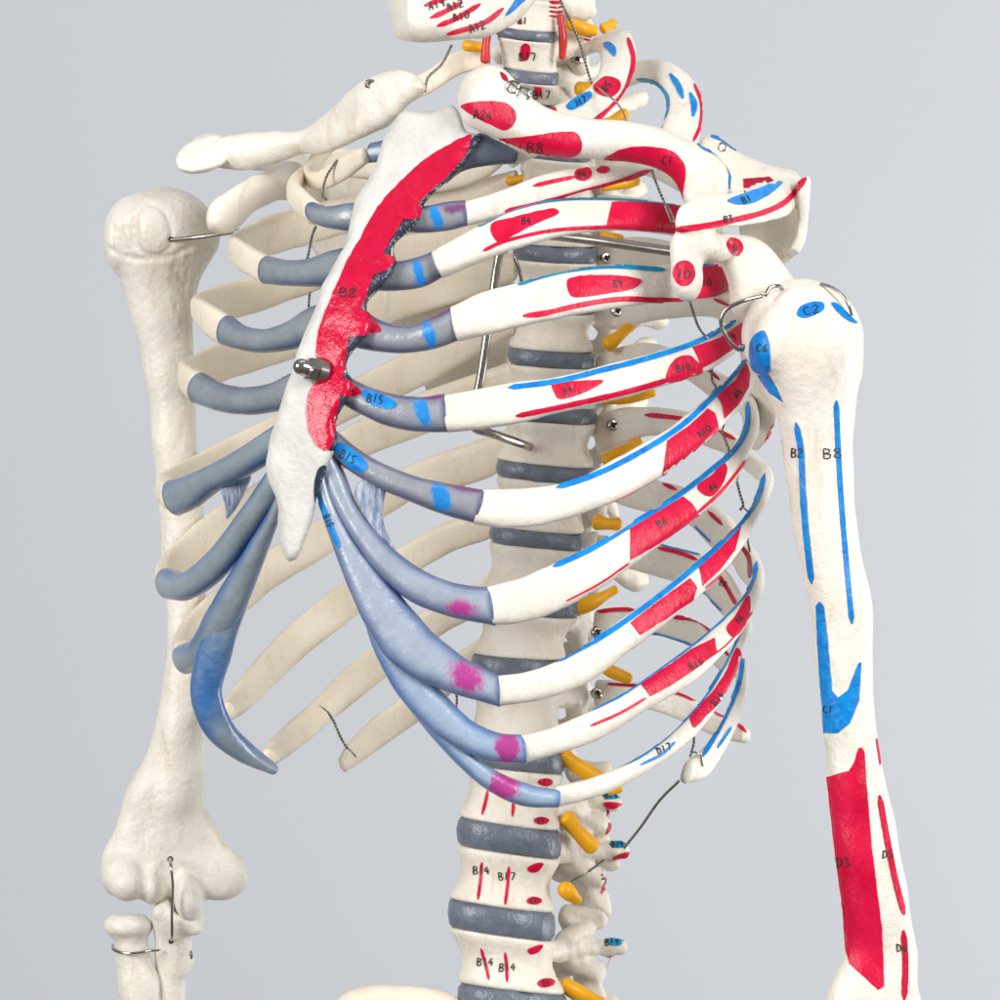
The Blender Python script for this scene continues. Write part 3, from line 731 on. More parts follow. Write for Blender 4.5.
ster.patch([(318,470),(324,465),(330,470),(319,500),(316,505),(314,488)], 'navy', off=.5)
ster.line([(313,520),(306,540),(300,556)], 2, 'dred'); ster.spot(314,508,1.6,1.6,'ink')
ster.patch([(424,109),(430,105),(439,104),(437,109),(430,112)], 'dred'); ster.text('B8', 349, 293, 9, .05, sp=1.0, off=1.5)
for k_, f_ in enumerate(ster.f[:]):
    if k_ >= ster.nbf: break
    vs_ = [ster.v[i] for i in f_]; c_ = np.mean(vs_, 0); px_, py_ = to_px(c_)
    if 135 < py_ < 452 and px_ > np.interp(py_, [135, 158, 202, 252, 290, 329, 387, 432, 452], [474, 463, 430, 394, 376, 359, 344, 334, 333]): ster.mi[k_] = ster.slot('navy')
ster.patch([(398,203),(409,198),(420,206),(419,217),(400,218)], 'gred', off=1.3); ster.patch([(372,258),(382,254),(394,260),(388,269),(378,274),(370,274)], 'gred', off=1.3)
ster.patch([(352,318),(360,311),(369,314),(375,325),(366,334),(352,336)], 'gred', off=1.3); ster.patch([(336,381),(344,379),(354,386),(356,394),(346,396),(337,393)], 'gred', off=1.3)
sternum = ster.build('sternum', skel)

# acorn nut with washer on the sternum
ax = np.array([-.86, -.46, .2])
o3 = P(318, 371, -222)
nut = lathe_axis(o3, ax, [(-6, 13), (2.4, 13), (2.5, 11.8), (10.5, 11.8), (11.4, 9.6), (12, 8.3), (17, 8.2), (20, 7.6), (22.6, 6.2), (24.6, 4.2), (25.6, 2), (25.9, .3)], 'steel', hexa=(2, 3))
nut.build('acorn_nut', sternum, sharp=28)

# ------------------------------------------------------------------ vertebral column
DT = [(-8,502,560,5,60,6),(33,496,557,5,62,6),(75,503,558,6,72,6),(108,520,578,5,95,6),(152,524,590,6,125,6),(202,520,594,6,150,6),(252,514,597,8,165,4),(305,513,595,6,172,4),(357,509,593,8,175,5),(413,505,596,7,172,6),(471,497,593,8,165,9),(537,490,583,8,155,9),(604,480,578,9,145,8),(667,472,564,11,135,6),(757,468,564,11,125,10),(837,458,560,14,112,14),(919,449,554,14,105,14),(1003,459,566,15,105,12),(1085,470,580,15,110,10)]
def ring_pts(py, xl, xr, d, tilt, sc=1.0, n=48, sag=6.0):
    xc = (xl + xr) / 2; a = (xr - xl) / 2 * sc; bd = a * .82; out = []
    for k in range(n):
        t = 2 * math.pi * k / n
        c, s_ = math.cos(t), math.sin(t)
        e = .85
        xx = math.copysign(abs(c) ** e, c); yy = math.copysign(abs(s_) ** e, s_)
        out.append(P(xc + a * xx, py + tilt * .5 * xx - sag * yy * .5, d + bd * yy))
    return out
def loft(rings, m, mesh):
    n = len(rings[0]); V = [p for r in rings for p in r]; F = []
    for i in range(len(rings) - 1):
        for k in range(n):
            a = i * n + k; b_ = i * n + (k + 1) % n; F.append((a, b_, b_ + n, a + n))
    F.append(tuple(range(n - 1, -1, -1))); F.append(tuple(range((len(rings) - 1) * n, len(rings) * n)))
    mesh.add(V, F, m)
def seg_rings(A, B, prof):
    out = []
    for (t, sc) in prof:
        v = [A[i] + (B[i] - A[i]) * t for i in range(len(A))]
        out.append(ring_pts(v[0], v[1], v[2], v[3], v[4], sc))
    return out
vert_obj = []
VM = []
for i in range(len(DT) - 1):
    p0, l0, r0, h0, d0, t0 = DT[i]; p1, l1, r1, h1, d1, t1 = DT[i + 1]
    A = (p0 + h0, l0, r0, d0, t0); B = (p1 - h1, l1, r1, d1, t1)
    wa = .86 if i > 4 else .93
    prof = [(0, .80), (0, .93), (.02, .985), (.06, 1.0), (.12, .99), (.2, .955), (.32, wa + .03), (.5, wa), (.68, wa + .03), (.8, .955), (.88, .99), (.94, 1.0), (.98, .985), (1, .93), (1, .80)]
    mesh = Mesh(); loft(seg_rings(A, B, prof), 'vert', mesh)
    # slight unevenness of the cast surface
    for j, v in enumerate(mesh.v):
        vv = Vector(v); k = 1.1 * noise.noise(vv * .05) + .5 * noise.noise(vv * .13)
        mesh.v[j] = (v[0] + k * .8, v[1] - k, v[2])
    VM.append(mesh)
# posterior elements: (start x, start y, end x, end y, radius) lists in photo pixels with depth offsets from the body
def posterior(i, items, k=8, h=2.0, m='vert'):
    dm = (DT[i][4] + DT[i + 1][4]) / 2
    xs = [q for it in items for q in (it[0], it[3])]; ys = [q for it in items for q in (it[1], it[4])]
    ds = [q for it in items for q in (it[2], it[5])]; rm = max(max(it[6], it[7]) for it in items) + 8
    g = gridpx(min(xs) - rm, max(xs) + rm, min(ys) - rm, max(ys) + rm, min(ds) + dm - rm, max(ds) + dm + rm, h)
    F = None
    for it in items:
        c = f_caps(g, P(it[0], it[1], dm + it[2]), P(it[3], it[4], dm + it[5]), it[6], it[7])
        F = c if F is None else smin(F, c, k)
    F = f_noise(g, F, 1.3, .13, i)
    surf(g, F, m, VM[i])
def thor(i, tpx, tpy, r=13):
    """thoracic pedicle, transverse process, facets and spine"""
    py = (DT[i][0] + DT[i + 1][0]) / 2; xr = min(DT[i][2], DT[i + 1][2]); up = DT[i][0]
    xc = (DT[i][1] + DT[i][2]) / 2
    posterior(i, [(xr - 14, py - 14, 8, xr + 10, py - 14, 45, 11, 9), (xr + 10, py - 14, 45, xr + 16, py + 20, 60, 10, 8), (xr + 10, py - 12, 45, tpx - r * .8, tpy, 95, 8, r * .75), (xr + 16, py - 30, 62, xr + 12, py - 8, 50, 9, 10),
                  (xr + 15, py + 5, 58, xc + 40, py + 20, 90, 9, 10), (xc - 30, py - 10, 14, xc - 22, py - 12, 60, 8, 9), (xc - 22, py - 10, 60, xc + 40, py + 20, 90, 10, 10), (xc + 40, py + 20, 90, xc + 62, py + 70, 130, 9, 8)])
thor(2, 612, 66, 9); thor(3, 650, 100, 12); thor(4, 640, 150, 12); thor(5, 648, 190, 13); thor(6, 660, 250, 14); thor(7, 670, 318, 15); thor(8, 660, 345, 14); thor(9, 650, 402, 13); thor(10, 640, 455, 13); thor(11, 650, 580, 18); thor(12, 622, 640, 13); thor(13, 612, 700, 13)
def lumb(i, tx, ty):
    xr = min(DT[i][2], DT[i + 1][2]); xc = (DT[i][1] + DT[i][2]) / 2
    posterior(i, [(xr - 16, ty + 4, 0, xr + 14, ty + 4, 40, 13, 11), (xr + 10, ty + 2, 42, tx - 18, ty + 1, 60, 9, 8.5), (tx - 18, ty + 1, 60, tx - 8, ty + 1, 62, 9, 8.5), (xr + 18, ty - 24, 62, xr + 26, ty - 4, 60, 13, 12),
                  (xr + 20, ty - 26, 70, xr + 34, ty - 22, 66, 10, 11), (xr + 26, ty, 62, xr + 32, ty + 34, 70, 13, 11), (xr + 30, ty + 30, 70, xr + 40, ty + 50, 64, 12, 14), (xr + 26, ty + 54, 72, xr + 44, ty + 56, 66, 9, 11),
                  (xr + 34, ty + 18, 78, xr + 42, ty + 24, 92, 9, 9), (xr + 18, ty + 14, 48, xr + 40, ty + 28, 58, 11, 12), (xr + 16, ty - 32, 60, xr + 42, ty - 27, 62, 10, 12), (xr + 38, ty + 44, 58, xr + 50, ty + 62, 60, 9, 9), (xr + 12, ty - 8, 30, xr + 30, ty - 14, 52, 10, 10), (xr + 30, ty + 14, 74, xc + 60, ty + 22, 105, 12, 12), (xc + 55, ty + 18, 105, xc + 68, ty + 30, 175, 10, 14), (xc - 20, ty, 60, xc + 50, ty + 20, 105, 11, 11), (xc - 30, ty, 14, xc - 18, ty, 60, 9, 9)], k=6)
lumb(14, 622, 800); lumb(15, 630, 850); lumb(16, 626, 946); lumb(17, 632, 1030)
# cervical side masses
for i, (tx, ty) in ((0, (600, 8)), (1, (598, 45))):
    py = (DT[i][0] + DT[i + 1][0]) / 2; xr = DT[i][2]
    posterior(i, [(xr - 14, py - 2, 10, xr + 12, py - 4, 30, 9, 9), (xr + 8, py - 10, 22, tx - 14, ty - 8, 36, 12, 10), (xr + 10, py - 4, 18, tx - 12, ty + 3, 30, 8, 8), (xr + 14, py - 14, 45, xr + 22, py + 12, 52, 11, 11), (xr + 20, py, 50, 540, py + 8, 95, 9, 9), (540, py + 6, 95, 560, py + 14, 150, 8, 8), (xr - 45, py, 20, 500, py, 60, 8, 9), (500, py, 60, 540, py + 8, 95, 8, 8)])
for mesh in VM: mesh.freeze()
# painted marks on the column
def tick(i, a, b_, w=3): VM[i].line([a, ((a[0] + b_[0]) / 2 + .6, (a[1] + b_[1]) / 2), b_], w, 'red')
tick(14, (488, 790), (482, 815)); tick(14, (513, 800), (512, 817)); VM[14].spot(545, 782, 8, 4, 'red'); VM[14].spot(541, 821, 8, 4, 'red'); VM[14].text('E1', 541, 821, 5)
tick(15, (482, 862), (478, 900)); tick(15, (509, 866), (505, 905)); VM[15].text('B14', 482, 870, 8); VM[15].text('B17', 507, 876, 8)
VM[15].patch([(527, 868), (533, 864), (543, 863), (538, 871), (530, 872)]); VM[15].spot(534, 901, 8, 4, 'red'); VM[15].text('E1', 534, 901, 5)
tick(16, (481, 948), (489, 980)); tick(16, (505, 952), (507, 982)); VM[16].text('B14', 486, 962, 8); VM[16].text('B14', 508, 967, 8)
VM[16].patch([(527, 950), (534, 946), (543, 945), (538, 952), (530, 954)]); VM[16].spot(546, 983, 9, 4.5, 'red', -.1); VM[16].text('E1', 546, 983, 5)
VM[14].patch([(602, 795), (608, 792), (619, 793), (621, 797), (615, 799), (606, 799)], 'cyan'); VM[14].text('B19', 611, 796, 6)
VM[14].patch([(603, 803), (613, 802), (622, 804), (616, 808), (607, 808)]); VM[14].line([(607, 808), (610, 825), (606, 834)], 3, 'red')
VM[15].patch([(609, 844), (617, 841), (629, 843), (624, 847), (614, 848)], 'cyan'); VM[15].text('B19', 617.5, 845, 5.5); VM[15].patch([(612, 858), (620, 854), (630, 852), (627, 857), (617, 861)])
VM[15].line([(605, 866), (607, 880), (601, 894)], 4, 'red'); VM[15].text('C5', 604, 877, 5, 1.3)
VM[16].patch([(606, 941), (615, 937), (624, 938), (622, 944), (612, 946)], 'cyan'); VM[16].text('B19', 612, 942, 6.5); VM[16].patch([(607, 957), (616, 956), (624, 958), (618, 962), (610, 961)]); VM[16].line([(613, 962), (611, 977)], 3.5, 'red'); VM[16].line([(614, 987), (619, 1004)], 4, 'red')
VM[13].line([(607, 752), (612, 765)], 4, 'dred')
VM[1].patch([(521, 46), (525, 43), (530, 46), (529, 58), (524, 61), (521, 57)]); VM[1].text('B17', 528, 56, 8)
VM[2].patch([(535, 86), (538, 83), (541, 87), (541, 96), (536, 96)]); VM[2].text('B17', 542, 94, 8)
VM[0].patch([(517, 22), (520, 14), (522, 25)]); VM[0].text('B1', 523, 21, 7)
for j in range(4): VM[0].line([(549, 2 + j * 4.5), (556, 3 + j * 4.5), (563, 2 + j * 4.5)], 2.6, 'dred')
for j in range(3): VM[1].line([(583, 32 + j * 3.5), (591, 34 + j * 3.5)], 2.4, 'dred')
for i, mesh in enumerate(VM):
    vo = mesh.build('vertebra', skel); vert_obj.append(vo)
    p1, l1, r1, h1, d1, t1 = DT[i + 1]
    A = (p1 - h1 - .6, l1, r1, d1, t1); B = (p1 + h1 + .6, l1, r1, d1, t1)
    dm = Mesh(); loft(seg_rings(A, B, [(0, .8), (.02, .95), (.15, 1.005), (.5, 1.03), (.85, 1.005), (.98, .95), (1, .8)]), 'disc', dm)
    for j, v in enumerate(dm.v):
        vv = Vector(v); k = 2.2 * noise.noise(vv * .09) + .8 * noise.noise(vv * .3); dm.v[j] = (v[0] + k * .5, v[1] - k * .6, v[2] + 2.4 * noise.noise(vv * .06 + Vector((4, 0, 0))))
    if i < len(VM) - 1: dm.build('intervertebral_disc', vo)

# nerve roots
def sausage(p0, p1, r0, r1, mid=None, m='nerve'):
    pts = [np.array(p0), np.array(p1)] if mid is None else [np.array(p0), np.array(mid), np.array(p1)]
    c = catmull(pts, 1.0); n = len(c); mesh = Mesh(); V = []; F = []; ring = 16; LL = np.linalg.norm(pts[-1] - pts[0]) / (n - 1)
    for i, q in enumerate(c):
        t = c[min(i + 1, n - 1)] - c[max(i - 1, 0)]; t /= np.linalg.norm(t)
        u = np.cross(t, [0, 1., 0]); u /= np.linalg.norm(u); v = np.cross(t, u)
        s_ = i / (n - 1); r = r0 + (r1 - r0) * s_ ** .8 + .1 * r0 * math.sin(s_ * 7 + pts[0][0])
        en = min(1, math.sqrt(max(0, 1 - max(0, 1 - min(i, n - 1 - i) * LL / (r * .9)) ** 2)) + .04)
        for k in range(ring):
            a = 2 * math.pi * k / ring; V.append(q + r * en * (u * math.cos(a) + v * math.sin(a)))
    for i in range(n - 1):
        for k in range(ring):
            a = i * ring + k; b_ = i * ring + (k + 1) % ring; F.append((a, b_, b_ + ring, a + ring))
    F.append(tuple(range(ring - 1, -1, -1))); F.append(tuple(range((n - 1) * ring, n * ring)))
    mesh.add(V, F, m); return mesh
NERV = [(7,604,348,638,318,165,8,5.5),(8,600,400,656,392,170,6,5),(9,602,462,642,440,165,8,6),(10,592,521,622,524,160,9,6),(11,572,610,618,588,150,9,5),(12,595,662,632,680,150,6,6.5),(13,558,752,612,786,125,10,7),
        (14,563,814,596,851,118,10,7.5),(15,560,884,580,902,108,9,6.5),(16,560,982,604,1004,110,9,7),(4,600,186,640,180,130,6,5),(5,600,234,624,240,160,6,5),(0,566,22,598,32,70,7.5,6),(1,600,30,616,22,85,6,5),(2,574,90,596,86,85,8,7),(3,600,126,628,112,110,6,6),
        (1,490,46,462,45,70,6.5,5),(3,526,178,506,181,150,5,5),(14,604,793,622,786,185,7,5)]
for (i, x0, y0, x1, y1, d, r0, r1) in NERV:
    sausage(P(x0, y0, d - 8), P(x1, y1, d), r0, r1, mid=P((x0 * .55 + x1 * .45), (y0 * .55 + y1 * .45) + .04 * abs(x1 - x0), d - 6)).build('nerve_root', vert_obj[i])
sausage(P(489, 24, 45), P(485, 64, 45), 4.5, 4.5, P(486, 44, 42), 'artery').build('artery', vert_obj[1])
sausage(P(560, 14, 40), P(562, 60, 42), 4, 4, P(563, 38, 38), 'artery').build('artery', vert_obj[1])

# cross-head screws that hold ribs to the column
def screw(px, py, d, r, parent):
    o = P(px, py, d); ax = np.array([.25, -1, .1]); mesh = lathe_axis(o, ax, [(-3, r), (0, r), (1.6, r * .93), (2.6, r * .72), (2.7, r * .45), (1.4, r * .35), (1.2, .2)], 'steel', seg=20)
    for a in (.5, 2.07):
        u = np.array([math.cos(a), 0.1, math.sin(a)]) * r * .62
        mesh2 = tube([o + ax * 2.9 / 1.03 - u, o + ax * 2.9 / 1.03 + u], .8, 'hole', mesh, 6)
    mesh.build('screw', parent, sharp=32)
def front_depth(mesh, px, py, default):
    h = mesh.hit(px, py); return h[0].y if h else default
for (side, k, px, py) in (('L', 1, 577, 59), ('L', 5, 606, 258), ('L', 6, 617, 311), ('L', 8, 613, 425), ('L', 11, 597, 632), ('L', 12, 597, 693)):
    vm = VM[min(k + 1, len(VM) - 1)]
    d = min([front_depth(ribs[side, k], px, py, 1e3)] + [front_depth(m_, px, py, 1e3) for m_ in VM[max(0, k - 1):k + 4]])
    if d > 900: d = 150
    screw(px, py, d - .5, 6.2, rib_obj[side, k])

# ------------------------------------------------------------------ humeri, radius, ulna
rows = [(188,146,176),(195,128,192),(205,114,205),(218,106,214),(235,105,218),(248,108,217),(262,114,209),(280,120,199),(300,126,195),(340,137,193),(400,148,194),(440,152,197),(500,157,202),(560,162,205),(620,167,206),(660,168,206),(700,161,205),(740,151,203),(780,132,204),(810,119,208),(838,109,224),(860,103,239),(880,103,242),(893,108,236),(900,114,225)]
g = gridpx(90, 255, 175, 935, 120, 275, 2.0)
F_ = f_rows(g, rows, [(180, 195), (900, 190)], [(180, .9), (260, .85), (400, .85), (660, .82), (740, .72), (800, .5), (850, .30), (880, .25), (900, .24)], 190)
F_ = smin(F_, f_ell(g, P(170, 232, 192), (44, 46, 42)), 12)
F_ = smin(F_, f_ell(g, P(152, 230, 158), (19, 16, 27), .1), 10)          # lesser tubercle
F_ = smin(F_, f_ell(g, P(119, 238, 180), (13, 24, 30), -.1), 10)
F_ = smax(F_, -f_caps(g, P(131, 225, 145), P(135, 330, 152), 5, 3), 8)   # groove
F_ = smin(F_, f_caps(g, P(124, 876, 178), P(128, 884, 166), 22, 18), 9)              # capitulum
F_ = smin(F_, f_ell(g, P(154, 886, 176), (13, 22, 19)), 9)
F_ = smin(F_, f_ell(g, P(188, 897, 174), (15, 24, 27), .15), 6)         # trochlea
F_ = smin(F_, f_ell(g, P(222, 876, 190), (21, 17, 22), .2), 12)
F_ = smin(F_, f_caps(g, P(183, 640, 184), P(178, 800, 179), 8, 9), 22)
F_ = smax(F_, -f_caps(g, P(150, 770, 148), P(140, 835, 156), 6, 7), 22)
F_ = smax(F_, -f_caps(g, P(196, 775, 150), P(204, 845, 158), 6, 7), 22)         # medial epicondyle
F_ = smax(F_, -f_ell(g, P(176, 858, 150), (17, 16, 13)), 9)
F_ = smax(F_, -f_ell(g, P(131, 848, 150), (13, 12, 10)), 9)
F_ = smax(F_, -f_caps(g, P(143, 872, 148), P(145, 905, 152), 3, 4), 6)
F_ = smax(F_, -f_caps(g, P(170, 884, 146), P(174, 918, 152), 3.5, 4), 6)            # fossa
def groove(F, pts, d, r):
    c = catmull(pts, 9)
    for a_, b2 in zip(c[:-1], c[1:]): F = smax(F, -f_caps(g, P(a_[0], a_[1], d(a_)), P(b2[0], b2[1], d(b2)), r, r), 4)
    return F
F_ = f_noise(g, F_, .7, .06, 4)
B0 = surf(g, F_, 'bone'); B0.freeze()
def onb(a_):
    h = B0.hit(a_[0], a_[1]); return (h[0].y if h else 190) - .6
F_ = groove(F_, [(137,212),(133,228),(136,246),(146,255),(160,256),(170,248),(171,228),(164,210),(150,203),(140,208)], onb, 1.6)
F_ = groove(F_, [(108,248),(118,254),(136,259),(158,259),(178,254),(190,247),(200,244),(212,252)], onb, 1.8)
for k_ in range(9):
    x_ = 176 + k_ * 4.2; F_ = groove(F_, [(x_, 256 + (k_ % 3) * 3), (x_ - 1.5, 268 + (k_ % 2) * 6), (x_ - 4, 282 + (k_ % 4) * 5)], onb, 1.3)
for k_ in range(6): F_ = groove(F_, [(112 + k_ * 2.5, 226 + k_ * 3 % 7), (113 + k_ * 2, 240), (116 + k_ * 2, 249)], onb, 1.2)
hr = surf(g, F_, 'bone'); hr.freeze()
hr.spot(170, 859, 3, 3, 'hole'); hr.spot(171, 239, 3, 2.5, 'hole')
hum_r = hr.build('humerus', skel, 'unpainted plain ivory humerus')
rows = [(283,785,820),(288,772,832),(298,762,845),(312,753,854),(330,747,862),(350,747,864),(372,754,863),(392,764,859),(415,776,856),(450,783,853),(500,789,855),(550,798,861),(600,808,871),(650,815,873),(700,820,874),(745,824,878),(800,829,890),(870,836,904),(920,843,912),(950,844,915),(975,836,918),(1000,824,922),(1060,800,930)]
g = gridpx(730, 945, 272, 1062, -290, -80, 2.0)
F_ = f_rows(g, rows, [(280, -182), (600, -190), (1060, -190)], [(280, .9), (360, .9), (430, .9), (700, .85), (900, .7), (1000, .5), (1060, .45)], -190)
F_ = smin(F_, f_ell(g, P(800, 330, -185), (52, 52, 46)), 12)
F_ = smin(F_, f_ell(g, P(826, 338, -210), (26, 26, 34)), 12)
F_ = smin(F_, f_ell(g, P(772, 345, -214), (18, 22, 27), -.2), 10)
F_ = smax(F_, -f_caps(g, P(794, 330, -248), P(803, 430, -240), 6, 3), 12)
F_ = f_noise(g, F_, .6, .06, 9)
hl = surf(g, F_, 'bone'); hl.freeze()
hl.patch([(750,360),(750,345),(756,334),(764,331),(769,342),(770,358),(769,372),(760,374),(753,370)], 'blue'); hl.text('C6', 763, 348, 8, .1)
hl.patch([(757,375),(768,374),(777,388),(783,402),(770,393)], 'blue', smooth=False)
hl.patch([(797,315),(800,307),(812,302),(823,303),(824,309),(815,315),(803,318)], 'blue'); hl.text('C2', 812, 310, 8, -.15, sp=1.1)
hl.patch([(831,303),(836,303),(848,314),(857,323),(850,322),(838,313)], 'blue')
hl.line([(796,422),(801,450),(803,490),(806,530),(812,584)], 6, 'blue', taper=.1); hl.text('B2', 798, 453, 9)
hl.line([(836,400),(838,450),(841,500),(845,550),(852,624)], 5, 'blue', taper=.2); hl.text('B8', 833, 453, 10, 0, sp=1.0)
hl.patch([(816,606),(820,601),(824,606),(828,640),(832,690),(838,698),(848,690),(858,663),(861,662),(859,700),(850,723),(838,733),(824,733),(823,715),(821,690),(818,650)], 'blue', smooth=False); hl.text('C1', 829, 709, 7, 0)
hl.patch([(827,777),(840,773),(849,771),(854,763),(857,752),(859,747.5),(862,747.5),(864,752),(865,765),(867,790),(872,850),(882,930),(884,986),(878,990),(850,964),(846,950),(842,900),(835,850)], 'red', smooth=False); hl.text('D3', 844, 862, 10)
hl.line([(879,795),(885,830),(895,880),(904,915)], 6, 'red', taper=.3); hl.text('D5', 888, 854, 8)
hl.line([(903,930),(905,960),(904,1000)], 6, 'red', taper=.3); hl.text('D4', 902, 948, 8)
hl.line([(876,738),(880,765)], 1.8, 'red'); hl.line([(782,440),(785,480),(790,510)], 1.8, 'navy')
hum_l = hl.build('humerus', skel, 'humerus painted with crimson and blue muscle areas')

g = gridpx(95, 190, 900, 1062, 140, 240, 2.0)
F_ = smin(f_ell(g, P(128, 926, 185), (26, 25, 15)), f_caps(g, P(130, 938, 186), P(138, 985, 188), 17, 20), 7)
F_ = smin(F_, f_caps(g, P(138, 982, 188), P(152, 1060, 190), 20, 23), 10)
F_ = smax(F_, -f_ell(g, P(128, 908, 185), (20, 20, 7)), 4)
rad = surf(g, f_noise(g, F_, .5, .08, 1), 'bone'); rad.build('radius', skel)
g = gridpx(140, 215, 895, 1062, 140, 260, 2.0)
F_ = smin(f_caps(g, P(172, 915, 185), P(176, 960, 195), 21, 18), f_caps(g, P(172, 955, 195), P(168, 1060, 200), 15, 15), 12)
F_ = smin(F_, f_ell(g, P(179, 919, 182), (25, 22, 17), .1), 8)
F_ = smin(F_, f_caps(g, P(160, 912, 168), P(195, 928, 172), 8, 8), 6)
F_ = smin(F_, f_caps(g, P(175, 910, 200), P(178, 870, 225), 16, 18), 10)
F_ = smax(F_, -f_ell(g, P(185, 895, 172), (17, 30, 22)), 5)
uln = surf(g, f_noise(g, F_, .5, .08, 3), 'bone'); uln.freeze(); uln.spot(171, 941, 2.5, 2.5, 'hole'); ulna = uln.build('ulna', skel)

# ------------------------------------------------------------------ clavicles
g = gridpx(445, 745, 50, 220, -260, -110, 2.0)
cy = lerp_tab([(455, -155), (520, -188), (600, -214), (660, -212), (735, -180)])
F_ = f_inflate(g, [(457,92),(465,72),(488,63),(503,68),(522,89),(545,107),(580,118),(640,126),(672,134),(700,145),(722,160),(733,178),(728,192),(706,204),(686,207),(681,195),(672,179),(655,169),(630,164),(600,162),(560,159),(530,153),(505,141),(480,130),(463,118)],
              lambda X, Y: cy(X), 19, 18, -190)
F_ = f_noise(g, F_, .7, .07, 5)
cl = surf(g, F_, 'rib'); cl.freeze()
cl.patch([(461,106),(472,102),(490,101),(508,104),(516,113),(514,124),(505,130),(490,124),(472,115)]); cl.text('A24', 484, 115, 9, .1)
cl.patch([(498,140),(530,136),(560,132),(576,133),(582,143),(578,154),(555,158),(525,152)]); cl.text('B8', 536, 147, 10, .1, sp=.9)
cl.patch([(602,163),(612,153),(630,147),(655,147),(675,153),(685,167),(684,185),(680,201),(672,182),(660,172),(640,166),(620,167)]); cl.text('C1', 668, 160, 8)
cl.line([(697,144),(720,155),(731,172),(730,190)], 6.5, 'blue', taper=.2)
cl.patch([(500,72),(506,76),(508,82),(503,80)], 'dred')
clav_l = cl.build('clavicle', skel, 'clavicle painted with crimson patches')
g = gridpx(205, 440, 65, 185, -150, 120, 2.0)
cy2 = lerp_tab([(200, 66), (300, 20), (360, -50), (430, -105)])
F_ = f_inflate(g, [(196,147),(205,136),(228,130),(270,127.5),(305,127),(325,115),(350,96),(375,82),(398,77),(415,82),(428,99),(409,116),(393,132),(374,140),(345,150),(325,155),(300,152),(280,160),(240,166),(222,163),(204,159)],
              lambda X, Y: cy2(X), 19, 17, 0)
cr = surf(g, f_noise(g, F_, .9, .07, 8), 'bone'); clav_r = cr.build('clavicle', skel, 'plain unpainted clavicle')

# ------------------------------------------------------------------ scapulae
g = gridpx(655, 820, 120, 465, -265, 190, 2.2)
ay = lerp_tab([(670, -232), (720, -200), (770, -110), (808, -40)])
F_ = f_plate(g, [(671,231),(676,213),(692,205),(725,196),(758,183),(783,173),(800,168),(808,178),(804,197),(785,213),(745,226),(700,235),(675,237)], lambda X, Y: ay(X) + (215 - Y) * .8, 11, 4, -150)
F_ = smin(F_, f_plate(g, [(742,214),(790,196),(806,184),(804,215),(801,242),(790,262),(765,255),(742,238)], lambda X, Y: 5 + (Y - 200) * .3, 9, 4, 0), 4)
F_ = smin(F_, f_plate(g, [(797,183),(807,178),(807,200),(806,220),(803,243),(796,256),(788,251),(794,238),(797,215)], -18.0, 34, 3, -20), 5)
F_ = smin(F_, f_inflate(g, [(669,262),(672,238),(690,230),(725,236),(738,250),(722,262),(704,262),(703,284),(695,300),(683,302),(671,290)], lambda X, Y: -228 + (X - 690) * .6, 17, 14, -215), 10)
F_ = smin(F_, f_inflate(g, [(690,236),(730,234),(762,238),(786,260),(803,286),(775,305),(748,326),(733,312),(729,288),(717,264),(702,256)], lambda X, Y: -190 + (X - 700) * .9, 26, 20, -160), 12)
F_ = smin(F_, f_plate(g, [(699,150),(705,133),(716,131),(737,150),(770,165),(796,172),(802,182),(775,196),(750,215),(735,205),(722,185)], lambda X, Y: 20 + (Y - 170) * -.9, 9, 6, 20), 8)
F_ = smin(F_, f_plate(g, [(745,300),(790,315),(780,360),(776,412),(766,438),(757,452),(748,446),(744,400),(742,350)], lambda X, Y: -30 - (X - 770) * 2.2, 14, 8, 0), 8)
F_ = f_noise(g, F_, .7, .06, 6)
sc = surf(g, F_, 'bone'); sc.freeze()
sc.line([(674,230),(700,227),(730,221),(765,212),(785,202),(797,189),(806,178)], 5.5, 'red', taper=.5)
sc.patch([(727,201),(745,193),(762,187),(782,178),(786,178),(775,190),(760,200),(742,205)], 'blue'); sc.text('B1', 746, 199, 7, -.4); sc.text('B3', 728, 219, 6.5, -.1)
sc.spot(684, 273, 11, 13, 'red'); sc.text('10', 684, 274, 9, .15, sp=.8); sc.patch([(726,243),(731,238),(740,241),(743,248),(738,256),(731,253)]); sc.text('D', 735, 248, 7)
sc.line([(709,135),(724,140),(737,151)], 5, 'blue'); sc.patch([(743,179),(769,177),(774,181),(757,187),(744,193)], 'dred', smooth=False)
sc.spot(752, 431, 2.5, 3, 'blue'); sc.line([(776,420),(765,442)], 1.6, 'red')
scap_l = sc.build('scapula', skel, 'scapula painted with red and blue muscle areas')
g = gridpx(165, 525, 120, 412, -20, 330, 2.6)
F_ = f_plate(g, [(285,175),(330,150),(420,165),(490,215),(512,260),(514,330),(500,386),(470,396),(432,398),(415,366),(360,305),(315,255)], 285, 8, 6, 285)
F_ = smin(F_, f_inflate(g, [(207,222),(212,205),(235,185),(262,170),(285,168),(302,176),(292,190),(272,200),(252,212),(237,228),(222,235),(210,232)], lambda X, Y: 15 + (X - 207) * .8, 17, 15, 40), 8)
F_ = smin(F_, f_caps(g, P(290, 180, 85), P(320, 200, 280), 18, 20), 15)
F_ = smin(F_, f_plate(g, [(179,164),(184,152),(198,140),(222,136),(232,150),(229,164),(215,172),(196,176),(183,173)], lambda X, Y: 52 + (X - 180) * .2 - (Y - 150) * .9, 15, 6, 75), 8)
F_ = smin(F_, f_caps(g, P(205, 150, 85), P(300, 165, 290), 13, 13), 15)
scr = surf(g, f_noise(g, F_, .8, .06, 11), 'bone'); scap_r = scr.build('scapula', skel, 'plain unpainted scapula')

